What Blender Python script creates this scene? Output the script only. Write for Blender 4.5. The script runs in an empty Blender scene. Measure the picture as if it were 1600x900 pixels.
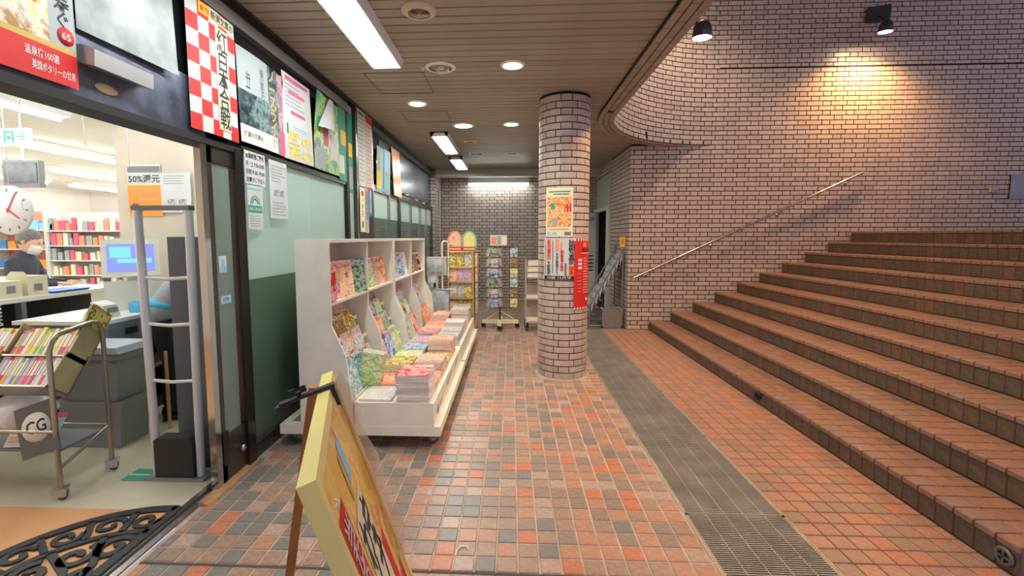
import bpy, math, random
from mathutils import Matrix, Vector, Euler
from math import pi, sin, cos, radians, sqrt, atan2
random.seed(11)
SC = bpy.context.scene
COL = SC.collection

# ---------------------------------------------------------------- camera
CAM_H = 1.5
F_PX, YAW, PITCH, ROLL, CX, CY = 712.86, -0.04603, 0.08598, -0.00158, 766.68, 432.0
cam_d = bpy.data.cameras.new('camera')
cam_d.sensor_width = 36.0
cam_d.lens = 36.0 * F_PX / 1600
cam_d.shift_x = (800 - CX) / 1600
cam_d.shift_y = -(450 - CY) / 1600
cam_d.clip_start = 0.05
cam = bpy.data.objects.new('camera', cam_d)
COL.objects.link(cam)
_F = Vector((sin(YAW)*cos(PITCH), cos(YAW)*cos(PITCH), -sin(PITCH)))
_R = Vector((cos(YAW), -sin(YAW), 0)); _U = _R.cross(_F)
_R2 = _R*cos(ROLL) + _U*sin(ROLL); _U2 = -_R*sin(ROLL) + _U*cos(ROLL)
cam.matrix_world = Matrix(((_R2.x, _U2.x, -_F.x, 0), (_R2.y, _U2.y, -_F.y, 0), (_R2.z, _U2.z, -_F.z, CAM_H), (0, 0, 0, 1)))
SC.camera = cam

def px(p):
    """pixel of a world point in the 1600x900 frame and its depth (used only to pick which pieces show largest)"""
    v = Vector(p) - Vector((0, 0, CAM_H)); d = v.dot(_F)
    if d < 0.05: return -9999, -9999, -1
    return CX + F_PX*v.dot(_R2)/d, CY - F_PX*v.dot(_U2)/d, d

# ---------------------------------------------------------------- world, exposure
w = bpy.data.worlds.new('world'); SC.world = w; w.use_nodes = True
bg = w.node_tree.nodes['Background']
bg.inputs[0].default_value = (0.62, 0.59, 0.78, 1); bg.inputs[1].default_value = 0.50
vs = SC.view_settings
vs.view_transform = 'Standard'; vs.look = 'None'; vs.gamma = 1.0; vs.use_curve_mapping = False
vs.exposure = 0.95

# ---------------------------------------------------------------- materials
def lin(c):
    return tuple(((x/255)/12.92 if x/255 <= .04045 else ((x/255+.055)/1.055)**2.4) for x in c)
MATS = {}
def M(name, rgb, rough=.55, metal=0., noise=None, bump=None, spec=.5, coat=0., trans=None, scratch=None):
    """rgb = 0..255 display colour of the thing itself; noise=(scale, amount), bump=(scale, strength)"""
    if name in MATS: return MATS[name]
    m = bpy.data.materials.new(name); m.use_nodes = True
    nt = m.node_tree; b = nt.nodes['Principled BSDF']
    col = lin(rgb) + (1,)
    b.inputs['Base Color'].default_value = col
    b.inputs['Roughness'].default_value = rough; b.inputs['Metallic'].default_value = metal
    b.inputs['Specular IOR Level'].default_value = spec
    if coat: b.inputs['Coat Weight'].default_value = coat; b.inputs['Coat Roughness'].default_value = .1
    tc = None
    if noise or bump or scratch:
        tc = nt.nodes.new('ShaderNodeTexCoord')
    if noise:
        n = nt.nodes.new('ShaderNodeTexNoise'); n.inputs['Scale'].default_value = noise[0]; n.inputs['Detail'].default_value = 4
        nt.links.new(tc.outputs['Object'], n.inputs['Vector'])
        r = nt.nodes.new('ShaderNodeValToRGB')
        a = noise[1]
        r.color_ramp.elements[0].position = .3; r.color_ramp.elements[1].position = .7
        r.color_ramp.elements[0].color = tuple(max(0, x*(1-a)) for x in col[:3]) + (1,)
        r.color_ramp.elements[1].color = tuple(min(1, x*(1+a)) for x in col[:3]) + (1,)
        nt.links.new(n.outputs['Fac'], r.inputs[0]); nt.links.new(r.outputs[0], b.inputs['Base Color'])
    if bump:
        n2 = nt.nodes.new('ShaderNodeTexNoise'); n2.inputs['Scale'].default_value = bump[0]; n2.inputs['Detail'].default_value = 3
        nt.links.new(tc.outputs['Object'], n2.inputs['Vector'])
        bp = nt.nodes.new('ShaderNodeBump'); bp.inputs['Strength'].default_value = bump[1]; bp.inputs['Distance'].default_value = .003
        nt.links.new(n2.outputs['Fac'], bp.inputs['Height']); nt.links.new(bp.outputs[0], b.inputs['Normal'])
    MATS[name] = m; return m
def E(name, rgb, strength):
    if name in MATS: return MATS[name]
    m = bpy.data.materials.new(name); m.use_nodes = True; nt = m.node_tree
    nt.nodes.remove(nt.nodes['Principled BSDF'])
    e = nt.nodes.new('ShaderNodeEmission'); e.inputs[0].default_value = tuple(rgb) + (1,); e.inputs[1].default_value = strength
    nt.links.new(e.outputs[0], nt.nodes['Material Output'].inputs[0])
    MATS[name] = m; return m
def glassy(name, tint, opacity, milk=(200, 220, 215), rough=.05):
    """thin pane: tinted see-through mixed with a milky film and a clear reflection"""
    if name in MATS: return MATS[name]
    m = bpy.data.materials.new(name); m.use_nodes = True; nt = m.node_tree
    nt.nodes.remove(nt.nodes['Principled BSDF'])
    N = nt.nodes.new; L = nt.links.new
    t = N('ShaderNodeBsdfTransparent'); t.inputs[0].default_value = lin(tint) + (1,)
    d = N('ShaderNodeBsdfDiffuse'); d.inputs[0].default_value = lin(milk) + (1,)
    tl = N('ShaderNodeBsdfTranslucent'); tl.inputs[0].default_value = lin(milk) + (1,)
    md = N('ShaderNodeMixShader'); md.inputs[0].default_value = .66; L(d.outputs[0], md.inputs[1]); L(tl.outputs[0], md.inputs[2])
    a = N('ShaderNodeMixShader'); a.inputs[0].default_value = opacity; L(t.outputs[0], a.inputs[1]); L(md.outputs[0], a.inputs[2])
    g = N('ShaderNodeBsdfGlossy'); g.inputs[0].default_value = (1, 1, 1, 1); g.inputs[1].default_value = rough
    f = N('ShaderNodeFresnel'); f.inputs[0].default_value = 1.5
    x = N('ShaderNodeMixShader'); L(f.outputs[0], x.inputs[0]); L(a.outputs[0], x.inputs[1]); L(g.outputs[0], x.inputs[2])
    L(x.outputs[0], nt.nodes['Material Output'].inputs[0])
    MATS[name] = m; return m
def cover(name, pal, title, scale=17.):
    """printed magazine cover: blotchy picture in four colours with a title band near the top (object y is up)"""
    if name in MATS: return MATS[name]
    m = bpy.data.materials.new(name); m.use_nodes = True; nt = m.node_tree; b = nt.nodes['Principled BSDF']
    N = nt.nodes.new; L = nt.links.new
    b.inputs['Roughness'].default_value = .3
    tc = N('ShaderNodeTexCoord'); oi = N('ShaderNodeObjectInfo')
    ad = N('ShaderNodeVectorMath'); ad.operation = 'MULTIPLY_ADD'
    cmb = N('ShaderNodeCombineXYZ'); L(oi.outputs['Random'], cmb.inputs[0]); L(oi.outputs['Random'], cmb.inputs[2])
    sc = N('ShaderNodeVectorMath'); sc.operation = 'SCALE'; sc.inputs['Scale'].default_value = 7.; L(cmb.outputs[0], sc.inputs[0])
    ad2 = N('ShaderNodeVectorMath'); ad2.operation = 'ADD'; L(tc.outputs['Object'], ad2.inputs[0]); L(sc.outputs[0], ad2.inputs[1])
    n = N('ShaderNodeTexNoise'); n.inputs['Scale'].default_value = scale; n.inputs['Detail'].default_value = 5.; n.inputs['Roughness'].default_value = .68; n.inputs['Distortion'].default_value = .25
    L(ad2.outputs[0], n.inputs['Vector'])
    r = N('ShaderNodeValToRGB')
    while len(r.color_ramp.elements) < 4: r.color_ramp.elements.new(.5)
    for e, p, c in zip(r.color_ramp.elements, (.37, .46, .53, .62), pal): e.position = p; e.color = lin(c) + (1,)
    L(n.outputs['Fac'], r.inputs[0])
    sp = N('ShaderNodeSeparateXYZ'); L(tc.outputs['Object'], sp.inputs[0])
    # small text-like specks
    v = N('ShaderNodeTexBrick'); v.inputs['Scale'].default_value = 26; v.inputs['Mortar Size'].default_value = .035
    v.inputs['Color1'].default_value = (1, 1, 1, 1); v.inputs['Color2'].default_value = (0, 0, 0, 1); v.inputs['Mortar'].default_value = (0, 0, 0, 1)
    L(ad2.outputs[0], v.inputs['Vector'])
    band = N('ShaderNodeMapRange'); band.inputs[1].default_value = .085; band.inputs[2].default_value = .087; L(sp.outputs['Y'], band.inputs[0])
    band2 = N('ShaderNodeMapRange'); band2.inputs[1].default_value = .128; band2.inputs[2].default_value = .126; L(sp.outputs['Y'], band2.inputs[0])
    mu = N('ShaderNodeMath'); mu.operation = 'MULTIPLY'; L(band.outputs[0], mu.inputs[0]); L(band2.outputs[0], mu.inputs[1])
    mu2 = N('ShaderNodeMath'); mu2.operation = 'MULTIPLY'; L(mu.outputs[0], mu2.inputs[0]); L(v.outputs['Color'], mu2.inputs[1])
    mx = N('ShaderNodeMix'); mx.data_type = 'RGBA'; L(mu2.outputs[0], mx.inputs[0]); L(r.outputs[0], mx.inputs[6]); mx.inputs[7].default_value = lin(title) + (1,)
    L(mx.outputs[2], b.inputs['Base Color'])
    MATS[name] = m; return m

# ---------------------------------------------------------------- mesh helpers
class MB:
    def __init__(s): s.v = []; s.f = []; s.m = []; s.sm = []
    def add(s, vs, fs, mat=0, smooth=False):
        o = len(s.v); s.v += [tuple(p) for p in vs]
        for f in fs: s.f.append(tuple(i+o for i in f)); s.m.append(mat); s.sm.append(smooth)
        return s
    def box(s, x0, x1, y0, y1, z0, z1, mat=0, T=None):
        vs = [Vector((x, y, z)) for x in (x0, x1) for y in (y0, y1) for z in (z0, z1)]
        if T is not None: vs = [T @ p for p in vs]
        return s.add(vs, [(0, 1, 3, 2), (4, 6, 7, 5), (0, 4, 5, 1), (2, 3, 7, 6), (0, 2, 6, 4), (1, 5, 7, 3)], mat)
    def tile(s, O, u, v, n, w, h, d, c=.0015, mat=0):
        """raised piece: O corner on the bed, u,v unit axes, n outward; chamfered front"""
        O, u, v, n = Vector(O), Vector(u), Vector(v), Vector(n)
        b = [O, O+u*w, O+u*w+v*h, O+v*h]
        m_ = [p+n*(d-c) for p in b]
        t = [O+u*c+v*c+n*d, O+u*(w-c)+v*c+n*d, O+u*(w-c)+v*(h-c)+n*d, O+u*c+v*(h-c)+n*d]
        vs = b+t
        return s.add(vs, [(4, 5, 6, 7)]+[(i, (i+1) % 4, 4+(i+1) % 4, 4+i) for i in range(4)], mat)
    def tube(s, pts, r, n=8, mat=0, cap=True, smooth=True):
        pts = [Vector(p) for p in pts]; rs = r if isinstance(r, (list, tuple)) else [r]*len(pts)
        vs = []; up = None
        for i, p in enumerate(pts):
            d = (pts[min(i+1, len(pts)-1)] - pts[max(i-1, 0)]).normalized()
            if up is None:
                up = d.orthogonal().normalized()
            else:
                up = (up - d*up.dot(d))
                up = up.normalized() if up.length > 1e-5 else d.orthogonal().normalized()
            b = d.cross(up)
            for k in range(n):
                a = 2*pi*k/n; vs.append(p + (up*cos(a) + b*sin(a))*rs[i])
        fs = []
        for i in range(len(pts)-1):
            for k in range(n): fs.append((i*n+k, i*n+(k+1) % n, (i+1)*n+(k+1) % n, (i+1)*n+k))
        s.add(vs, fs, mat, smooth)
        if cap:
            s.add(vs[:n], [tuple(range(n))[::-1]], mat); s.add(vs[-n:], [tuple(range(n))], mat)
        return s
    def lathe(s, prof, c=(0, 0, 0), n=20, mat=0, smooth=True, T=None, a0=0, a1=2*pi):
        vs = []; full = abs(a1-a0-2*pi) < 1e-6; k_ = n if full else n+1
        for r, z in prof:
            for k in range(k_):
                a = a0+(a1-a0)*k/n; p = Vector((c[0]+r*cos(a), c[1]+r*sin(a), c[2]+z)); vs.append(T @ p if T is not None else p)
        fs = []
        for i in range(len(prof)-1):
            for k in range(n):
                k2 = (k+1) % k_
                fs.append((i*k_+k, i*k_+k2, (i+1)*k_+k2, (i+1)*k_+k))
        return s.add(vs, fs, mat, smooth)
    def prism(s, poly, y0, y1, axis='y', mat=0, T=None):
        """extrude a 2-D polygon; axis is the extrusion axis, poly gives the other two coordinates in order"""
        def pt(a, b, c):
            p = Vector((a, c, b)) if axis == 'y' else (Vector((a, b, c)) if axis == 'z' else Vector((c, a, b)))
            return T @ p if T is not None else p
        n = len(poly); vs = [pt(a, b, y0) for a, b in poly]+[pt(a, b, y1) for a, b in poly]
        return s.add(vs, [tuple(range(n))[::-1], tuple(range(n, 2*n))]+[(i, (i+1) % n, n+(i+1) % n, n+i) for i in range(n)], mat)
    def loft(s, rings, mat=0, n=14, mats=None):
        """rings: (centre, rx, ry, X axis, Y axis); closed ends"""
        vs = []
        for c, rx, ry, ax, ay in rings:
            for k in range(n):
                a = 2*pi*k/n; vs.append(Vector(c)+Vector(ax)*rx*cos(a)+Vector(ay)*ry*sin(a))
        o = len(s.v); s.v += [tuple(p) for p in vs]
        for i in range(len(rings)-1):
            for k in range(n):
                s.f.append((o+i*n+k, o+i*n+(k+1) % n, o+(i+1)*n+(k+1) % n, o+(i+1)*n+k)); s.m.append(mats[i] if mats else mat); s.sm.append(True)
        s.f.append(tuple(o+k for k in range(n))[::-1]); s.m.append(mats[0] if mats else mat); s.sm.append(False)
        s.f.append(tuple(o+(len(rings)-1)*n+k for k in range(n))); s.m.append(mats[-1] if mats else mat); s.sm.append(False)
        return s
    def mesh(s, name, mats):
        me = bpy.data.meshes.new(name); me.from_pydata(s.v, [], s.f)
        for m in (mats if isinstance(mats, (list, tuple)) else [mats]): me.materials.append(m)
        me.polygons.foreach_set('material_index', s.m); me.polygons.foreach_set('use_smooth', s.sm)
        me.update(); return me

PINV = {}
def link(name, me, parent=None, mw=None):
    o = bpy.data.objects.new(name, me); COL.objects.link(o)
    if parent is not None:
        o.parent = parent
        if parent.name in PINV: o.matrix_parent_inverse = PINV[parent.name]
    if mw is not None: o.matrix_local = mw if parent is None else mw
    return o
def part(name, mb, mats, parent, label=None, stuff=False):
    """mesh given in world coordinates, made a child of a thing / part"""
    o = link(name, mb.mesh(name, mats), parent)
    if label: o['label'] = label
    if stuff: o['kind'] = 'stuff'
    return o
def place(name, me, M4, parent):
    """shared mesh placed by a world matrix under a parent"""
    o = bpy.data.objects.new(name, me); COL.objects.link(o); o.parent = parent
    if parent is not None and parent.name in PINV: o.matrix_parent_inverse = PINV[parent.name]
    o.matrix_basis = M4
    return o
def thing(name, label, cat, loc=(0, 0, 0), group=None, kind=None):
    o = bpy.data.objects.new(name, None); COL.objects.link(o); o.location = loc; o.empty_display_size = .05
    PINV[o.name] = Matrix.Translation(Vector(loc)).inverted()
    if kind: o['kind'] = kind
    if label: o['label'] = label
    if cat: o['category'] = cat
    if group: o['group'] = group
    return o
def solo(name, mb, mats, label, cat, group=None):
    o = link(name, mb.mesh(name, mats)); o['label'] = label; o['category'] = cat
    if group: o['group'] = group
    return o
def struct(name, mb, mats, label=None):
    o = link(name, mb.mesh(name, mats)); o['kind'] = 'structure'
    if label: o['label'] = label
    return o
def rotz(a): return Matrix.Rotation(a, 4, 'Z')
def frame(O, u, v, n):
    u, v, n = Vector(u), Vector(v), Vector(n)
    return Matrix(((u.x, v.x, n.x, O[0]), (u.y, v.y, n.y, O[1]), (u.z, v.z, n.z, O[2]), (0, 0, 0, 1)))
ORD = ['first', 'second', 'third', 'fourth', 'fifth', 'sixth', 'seventh', 'eighth', 'ninth', 'tenth', 'eleventh', 'twelfth', 'thirteenth', 'fourteenth', 'fifteenth', 'sixteenth']+['seventeenth', 'eighteenth', 'nineteenth', 'twentieth']+['twenty-'+s_ for s_ in ('first', 'second', 'third', 'fourth', 'fifth', 'sixth', 'seventh', 'eighth', 'ninth')]+['thirtieth']+['thirty-'+s_ for s_ in ('first', 'second', 'third', 'fourth', 'fifth', 'sixth', 'seventh', 'eighth', 'ninth')]+['fortieth']+['forty-'+s_ for s_ in ('first', 'second', 'third', 'fourth', 'fifth', 'sixth', 'seventh', 'eighth', 'ninth')]+['fiftieth']*30

# ---------------------------------------------------------------- lettering (all glyph meshes are made in one pass)
TEXTS = {}
def make_texts(lst):
    obs = []
    for s_ in lst:
        cu = bpy.data.curves.new('glyphs', 'FONT'); cu.body = s_; cu.align_x = 'CENTER'; cu.align_y = 'CENTER'
        cu.resolution_u = 2; cu.space_line = .8; cu.offset = .014
        o = bpy.data.objects.new('glyphs', cu); COL.objects.link(o); obs.append((s_, o))
    dg = bpy.context.evaluated_depsgraph_get()
    for s_, o in obs:
        me = bpy.data.meshes.new_from_object(o.evaluated_get(dg)); TEXTS[s_] = [v.co.copy() for v in me.vertices], [tuple(p.vertices) for p in me.polygons]
        bpy.data.meshes.remove(me)
    for s_, o in obs:
        cu = o.data; bpy.data.objects.remove(o); bpy.data.curves.remove(cu)
def V(s_): return '\n'.join(s_)

# ================================================================= SETTING
CEIL = 2.95
XS = -1.72            # plane of the shop front
ARC = Vector((3.22, 5.43)); RIN, ROUT = 2.0, 2.2    # rounded end of the opening above the stairs
WY = 7.43             # wall behind the stairs
BY = 10.75            # back wall

# --- floor tiles
TO = [M('tile_terracotta', (172, 128, 106), .30, noise=(40, .18), bump=(90, .25)), M('tile_brown', (154, 126, 110), .30, noise=(40, .2), bump=(90, .25)),
      M('tile_umber', (140, 120, 108), .30, noise=(40, .2), bump=(90, .25)), M('tile_grey', (120, 115, 111), .30, noise=(40, .15), bump=(90, .25)),
      M('tile_rose', (170, 144, 130), .28, noise=(40, .2), bump=(90, .25)), M('tile_bright', (182, 114, 86), .30, noise=(40, .2), bump=(90, .25))]
GROUT_L = M('grout_pale', (176, 160, 142), .8, noise=(6, .3)); GROUT_D = M('grout_dark', (84, 60, 46), .85, noise=(6, .3))
TP = .0999
def pick_left(x, y):
    t = min(1, max(0, (x+1.7)/2.4))
    g = .75 if (x < -.75 and y < 2.25) else (.42-.36*t)
    return random.choices(range(6), [.06+.26*t, .30, .22, g, .16, .03+.04*t])[0]
TR = [M('strip_tile_a', (166, 120, 97), .34, noise=(40, .18), bump=(90, .25)), M('strip_tile_b', (154, 116, 97), .34, noise=(40, .18), bump=(90, .25)), M('strip_tile_c', (172, 114, 87), .34, noise=(40, .18), bump=(90, .25)), M('strip_tile_d', (144, 116, 100), .34, noise=(40, .18), bump=(90, .25))]
def pick_right(x, y): return random.choices(range(4), [.4, .32, .12, .16])[0]
def tile_floor(root, cells, pick, depth, TO=TO):
    """cells: (x0, y0, w, h); the 300 that show largest are objects, the rest one mesh"""
    def score(c):
        u, v, d = px((c[0]+c[2]/2, c[1]+c[3]/2, 0))
        return d if (-5 < u < 1605 and -5 < v < 905 and d > 0) else 999+d
    cells = sorted(cells, key=score)
    meshes = {}; rest = MB()
    nobj = 0
    for c in cells:
        k = pick(c[0], c[1]); x, y, w_, h_ = c
        if nobj < 298 and score(c) < 900:
            key = (k, round(w_, 3), round(h_, 3))
            if key not in meshes:
                meshes[key] = MB().tile((-w_/2, -h_/2, -depth), (1, 0, 0), (0, 1, 0), (0, 0, 1), w_, h_, depth, .003).mesh('tile', TO[k])
            place('tile', meshes[key], Matrix.Translation((x+w_/2, y+h_/2, random.uniform(-.0008, .0006))), root); nobj += 1
        else:
            rest.tile((x, y, -depth), (1, 0, 0), (0, 1, 0), (0, 0, 1), w_, h_, depth, .003, k)
    part('tiles', rest, TO, root, 'many more square floor tiles farther off', stuff=True)
G = .0075
fl = struct('floor', MB().box(XS-.02, .94, -2.5, BY, -.12, -.004), GROUT_L, 'brown and grey square tiled corridor floor with pale joints')
cells = []
for i in range(-18, 9):
    x0 = .032+TP*i; x1 = x0+TP
    x0 = max(x0, XS+.0); x1 = min(x1, .936)
    if x1-x0 < .03: continue
    for j in range(-30, 88):
        y0 = 1.927+TP*j
        if j < 0: y0 -= .014
        if j >= 31: y0 += .012
        if y0+TP > BY: continue
        cells.append((x0+G/2, y0+G/2, x1-x0-G, TP-G))
tile_floor(fl, cells, pick_left, .004)
part('expansion_joint', MB().box(XS, .936, 1.9095, 1.9275, -.02, -.0025).box(XS, .936, 4.985, 5.0, -.02, -.0025), M('joint_rubber', (72, 66, 62), .8), fl)
fr = struct('floor', MB().box(1.475, 2.26, -2.5, WY, -.12, -.004), GROUT_D, 'orange terracotta tiled floor strip between drain grating and stairs')
cells = []
for i in range(8):
    x0 = 1.478+TP*i; x1 = min(x0+TP, 2.225)
    for j in range(-30, 55):
        y0 = 1.955+TP*j
        if y0 < -2.4 or y0+TP > WY+.03: continue
        cells.append((x0+.003, y0+.003, x1-x0-.006, TP-.006))
tile_floor(fr, cells, pick_right, .004, TR)
# far floor beside the door, past the stair wall
struct('floor', MB().box(.94, 1.9, WY, BY, -.12, -.003), M('tile_far', (112, 100, 90), .5, noise=(9, .2)), 'grey floor in front of the far service door')
part('channel', MB().box(.94, 1.475, -2.5, WY, -.2, -.12), M('drain_dark', (26, 24, 22), .9), fr)

# --- drain gratings, one metre each
steel_g = M('grating_steel', (156, 151, 142), .42, .35, noise=(5, .2))
for k in range(-1, 6):
    y0 = 1.41+k*1.0; y1 = y0+.994
    pos = ['nearest', 'second', 'third', 'fourth', 'fifth', 'farthest']
    lab = 'steel drain grating panel behind the camera end' if k < 0 else 'steel slotted drain grating panel, %s of the row in view' % pos[k]
    t = thing('drain_grating', lab, 'drain grating', (1.2, y0, -.03), 'drain grating panels')
    fm = MB()
    fm.box(.944, .958, y0, y1, -.03, 0).box(1.457, 1.471, y0, y1, -.03, 0).box(.944, 1.471, y0, y0+.006, -.03, 0).box(.944, 1.471, y1-.006, y1, -.03, 0)
    part('frame', fm, steel_g, t)
    bm_ = MB()
    n = 70
    for q in range(1, n):
        yy = y0+q*(y1-y0)/n; bm_.box(.958, 1.457, yy-.0032, yy+.0032, -.022, -.001)
    part('slot_bars', bm_, steel_g, t, stuff=True)
    for q in range(1, 5):
        xx = .951+q*.1028
        part('carrier_bar', MB().box(xx-.0025, xx+.0025, y0, y1, -.03, .0005), steel_g, t)
edge = M('edge_angle', (190, 170, 140), .4, .6)
part('edge_angle', MB().box(.936, .943, -2.5, WY, -.04, .0015), edge, fl); part('edge_angle', MB().box(1.472, 1.479, -2.5, WY, -.04, .0015), edge, fr)

# --- stairs
STEPX = [2.225+.343*k for k in range(10)]; STEPZ = [.145+.1585*k for k in range(10)]
SY0 = 1.985
st = thing('staircase', 'wide brown tiled staircase rising to the right along the brick wall', 'staircase', (2.3, 4.7, 0))
stair_core = M('stair_grout', (66, 48, 40), .85, noise=(8, .3))
rows = []
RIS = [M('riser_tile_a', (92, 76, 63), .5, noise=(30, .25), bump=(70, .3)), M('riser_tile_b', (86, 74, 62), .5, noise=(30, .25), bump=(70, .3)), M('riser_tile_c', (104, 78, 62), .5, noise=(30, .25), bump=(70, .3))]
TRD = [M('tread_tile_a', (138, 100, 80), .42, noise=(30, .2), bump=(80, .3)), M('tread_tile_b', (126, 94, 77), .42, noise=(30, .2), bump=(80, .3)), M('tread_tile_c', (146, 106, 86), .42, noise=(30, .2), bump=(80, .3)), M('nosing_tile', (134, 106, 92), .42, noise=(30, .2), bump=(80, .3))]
SM = RIS+TRD
pend = []
for k in range(10):
    x0 = STEPX[k]; z1 = STEPZ[k]; zb = 0 if k == 0 else STEPZ[k-1]
    x1 = STEPX[k+1] if k < 9 else 11.0
    core = part('step', MB().box(x0+.006, x1+.02, SY0+.006, WY, -.1 if k == 0 else zb-.12, z1-.006), stair_core, st)
    n = 54; pw = (WY-SY0)/n
    for j in range(n):
        y0 = SY0+j*pw
        # riser tile, nosing lip, tread tiles
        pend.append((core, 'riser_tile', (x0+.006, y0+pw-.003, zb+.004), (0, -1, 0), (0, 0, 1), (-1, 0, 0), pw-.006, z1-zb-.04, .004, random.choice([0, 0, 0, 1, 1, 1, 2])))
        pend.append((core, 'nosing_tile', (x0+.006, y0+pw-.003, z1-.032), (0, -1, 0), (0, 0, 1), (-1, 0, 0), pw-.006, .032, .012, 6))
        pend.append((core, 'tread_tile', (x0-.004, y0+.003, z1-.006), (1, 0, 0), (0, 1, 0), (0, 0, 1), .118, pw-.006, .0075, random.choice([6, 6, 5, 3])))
        nx = 2 if k < 9 else 8
        for q in range(nx):
            pend.append((core, 'tread_tile', (x0+.119+q*.1105, y0+.003, z1-.006), (1, 0, 0), (0, 1, 0), (0, 0, 1), .105, pw-.006, .006, random.choice([3, 3, 4, 5])))
    # side face of the step
    nn = int((min(x1, x0+3)-x0)/.1) if k == 9 else 3
    for q in range(nn):
        w_ = .343/3 if k < 9 else .1
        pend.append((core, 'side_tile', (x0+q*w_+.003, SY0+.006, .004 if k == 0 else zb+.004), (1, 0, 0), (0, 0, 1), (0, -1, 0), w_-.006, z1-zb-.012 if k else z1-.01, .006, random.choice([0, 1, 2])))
def sscore(t):
    u, v, d = px(t[2]); ok = -10 < u < 1610 and -10 < v < 910 and d > 0
    return d if ok else 999+d
pend.sort(key=sscore)
SMESH = {}; cnt = {'riser_tile': 0, 'tread_tile': 0, 'nosing_tile': 0, 'side_tile': 0}; rest = {}
for t in pend:
    core, nm, O, u, v, n, w_, h_, d, mi = t
    if sscore(t) < 900 and cnt[nm] < (130 if nm == 'tread_tile' else 95):
        key = (nm, mi, round(w_, 3), round(h_, 3), n)
        if key not in SMESH: SMESH[key] = MB().tile((0, 0, 0), u, v, n, w_, h_, d, .003).mesh(nm, SM[mi])
        place(nm, SMESH[key], Matrix.Translation(O), core); cnt[nm] += 1
    else:
        rest.setdefault(core.name, (core, MB()))[1].tile(O, u, v, n, w_, h_, d, .003, mi)
for core, mb in rest.values(): part('step_tiles', mb, SM, core, stuff=True)

# --- bricks: long and short glazed tiles laid alternately
LG, SH, JT, CO = .2255, .1065, .0115, .0715
PER = LG+SH+2*JT
def bond(length, height, phase=0., z0=0.):
    """(s, z, w) of every brick of a wall, clipped to its length"""
    out = []; k = 0
    z = z0
    while z < height:
        off = phase+(PER/2 if k % 2 else 0)
        s = -PER*2+off % PER
        while s < length:
            for w_ in (LG, SH):
                a, b = max(s, 0), min(s+w_, length)
                if b-a > .02: out.append((a, z+JT/2, b-a, min(CO-JT, height-z-JT/2)))
                s += w_+JT
        z += CO; k += 1
    return [b for b in out if b[3] > .015]
BR = [M('brick_cream', (194, 177, 164), .33, noise=(18, .10), bump=(60, .15)), M('brick_beige', (188, 171, 159), .35, noise=(18, .10), bump=(60, .15)),
      M('brick_warm', (197, 178, 164), .32, noise=(18, .10), bump=(60, .15)), M('brick_dull', (182, 167, 155), .36, noise=(18, .12), bump=(60, .15))]
MORT = M('mortar_dark', (54, 46, 44), .9, noise=(10, .2))
BMESH = {}
def lay(root, bricks, O, u, n, limit=298, seedmats=(0, 1, 2, 3)):
    O, u, n = Vector(O), Vector(u), Vector(n); v = Vector((0, 0, 1)); rest = MB()
    def sc_(b):
        a, q, d = px(O+u*(b[0]+b[2]/2)+v*(b[1]+.03)); ok = 0 <= a <= 1600 and 0 <= q <= 900 and d > 0
        return d if ok else 999+d
    nobj = 0
    for b in sorted(bricks, key=sc_):
        s, z, w_, h_ = b; mi = random.choice(seedmats)
        if nobj < limit and sc_(b) < 900:
            key = (mi, round(w_, 3), round(h_, 3))
            if key not in BMESH: BMESH[key] = MB().tile((0, 0, 0), (1, 0, 0), (0, 1, 0), (0, 0, 1), w_, h_, .006, .0015).mesh('brick', BR[mi])
            place('brick', BMESH[key], frame(O+u*s+v*z, u, v, n), root); nobj += 1
        else: rest.tile(O+u*s+v*z, u, v, n, w_, h_, .006, .0015, mi)
    if rest.f: part('bricks', rest, BR, root, stuff=True)
TOPZ = 6.6
ws = struct('wall_stairs', MB().box(1.884, 11.0, WY+.006, WY+.3, -.1, TOPZ), MORT, 'tall brick wall behind the staircase')
lay(ws, [b for b in bond(11.0-1.874, TOPZ) if b[1] < 2.93 or b[0] > 1.34] + [(1.346, b[1], b[0]+b[2]-1.346, b[3]) for b in bond(11.0-1.874, TOPZ) if b[1] >= 2.93 and b[0] <= 1.34 and b[0]+b[2] > 1.37], (1.874, WY+.006, 0), (1, 0, 0), (0, -1, 0))
part('joint_line', MB().box(3.2, 11.0, WY-.0015, WY+.006, 4.075, 4.095), M('joint_black', (22, 20, 22), .8), ws)
wb = struct('wall_back', MB().box(-1.64, 1.9, BY+.006, BY+.3, -.1, CEIL), MORT, 'grey brick wall at the far end of the corridor')
lay(wb, bond(3.54, CEIL), (-1.64, BY+.006, 0), (1, 0, 0), (0, -1, 0))
wl = struct('wall_left', MB().box(-2.2, -1.646, 9.9, BY+.1, -.1, CEIL), MORT, 'narrow brick pier between shop front and back wall')
lay(wl, bond(.82, CEIL, .1), (-1.646, 9.91, 0), (0, 1, 0), (1, 0, 0))
lay(wl, bond(.3, CEIL, .2), (-1.95, 9.9, 0), (1, 0, 0), (0, -1, 0), limit=0)
wr = struct('wall_right', MB().box(1.88, 2.3, WY+.01, 8.84, -.1, CEIL).box(1.88, 2.3, 8.84, BY, 2.75, CEIL).box(1.88, 2.3, 10.4, BY+.2, -.1, 2.75), MORT, 'brick side wall beside the service door')
lay(wr, bond(8.84-WY, CEIL, .16), (1.88, 8.84, 0), (0, -1, 0), (-1, 0, 0))
lay(wr, bond(BY-8.84, CEIL-2.75, .1), (1.88, BY, 2.75), (0, -1, 0), (-1, 0, 0), limit=0)
lay(wr, bond(BY-10.4, 2.75, .1), (1.88, BY, 0), (0, -1, 0), (-1, 0, 0), limit=0)

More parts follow.
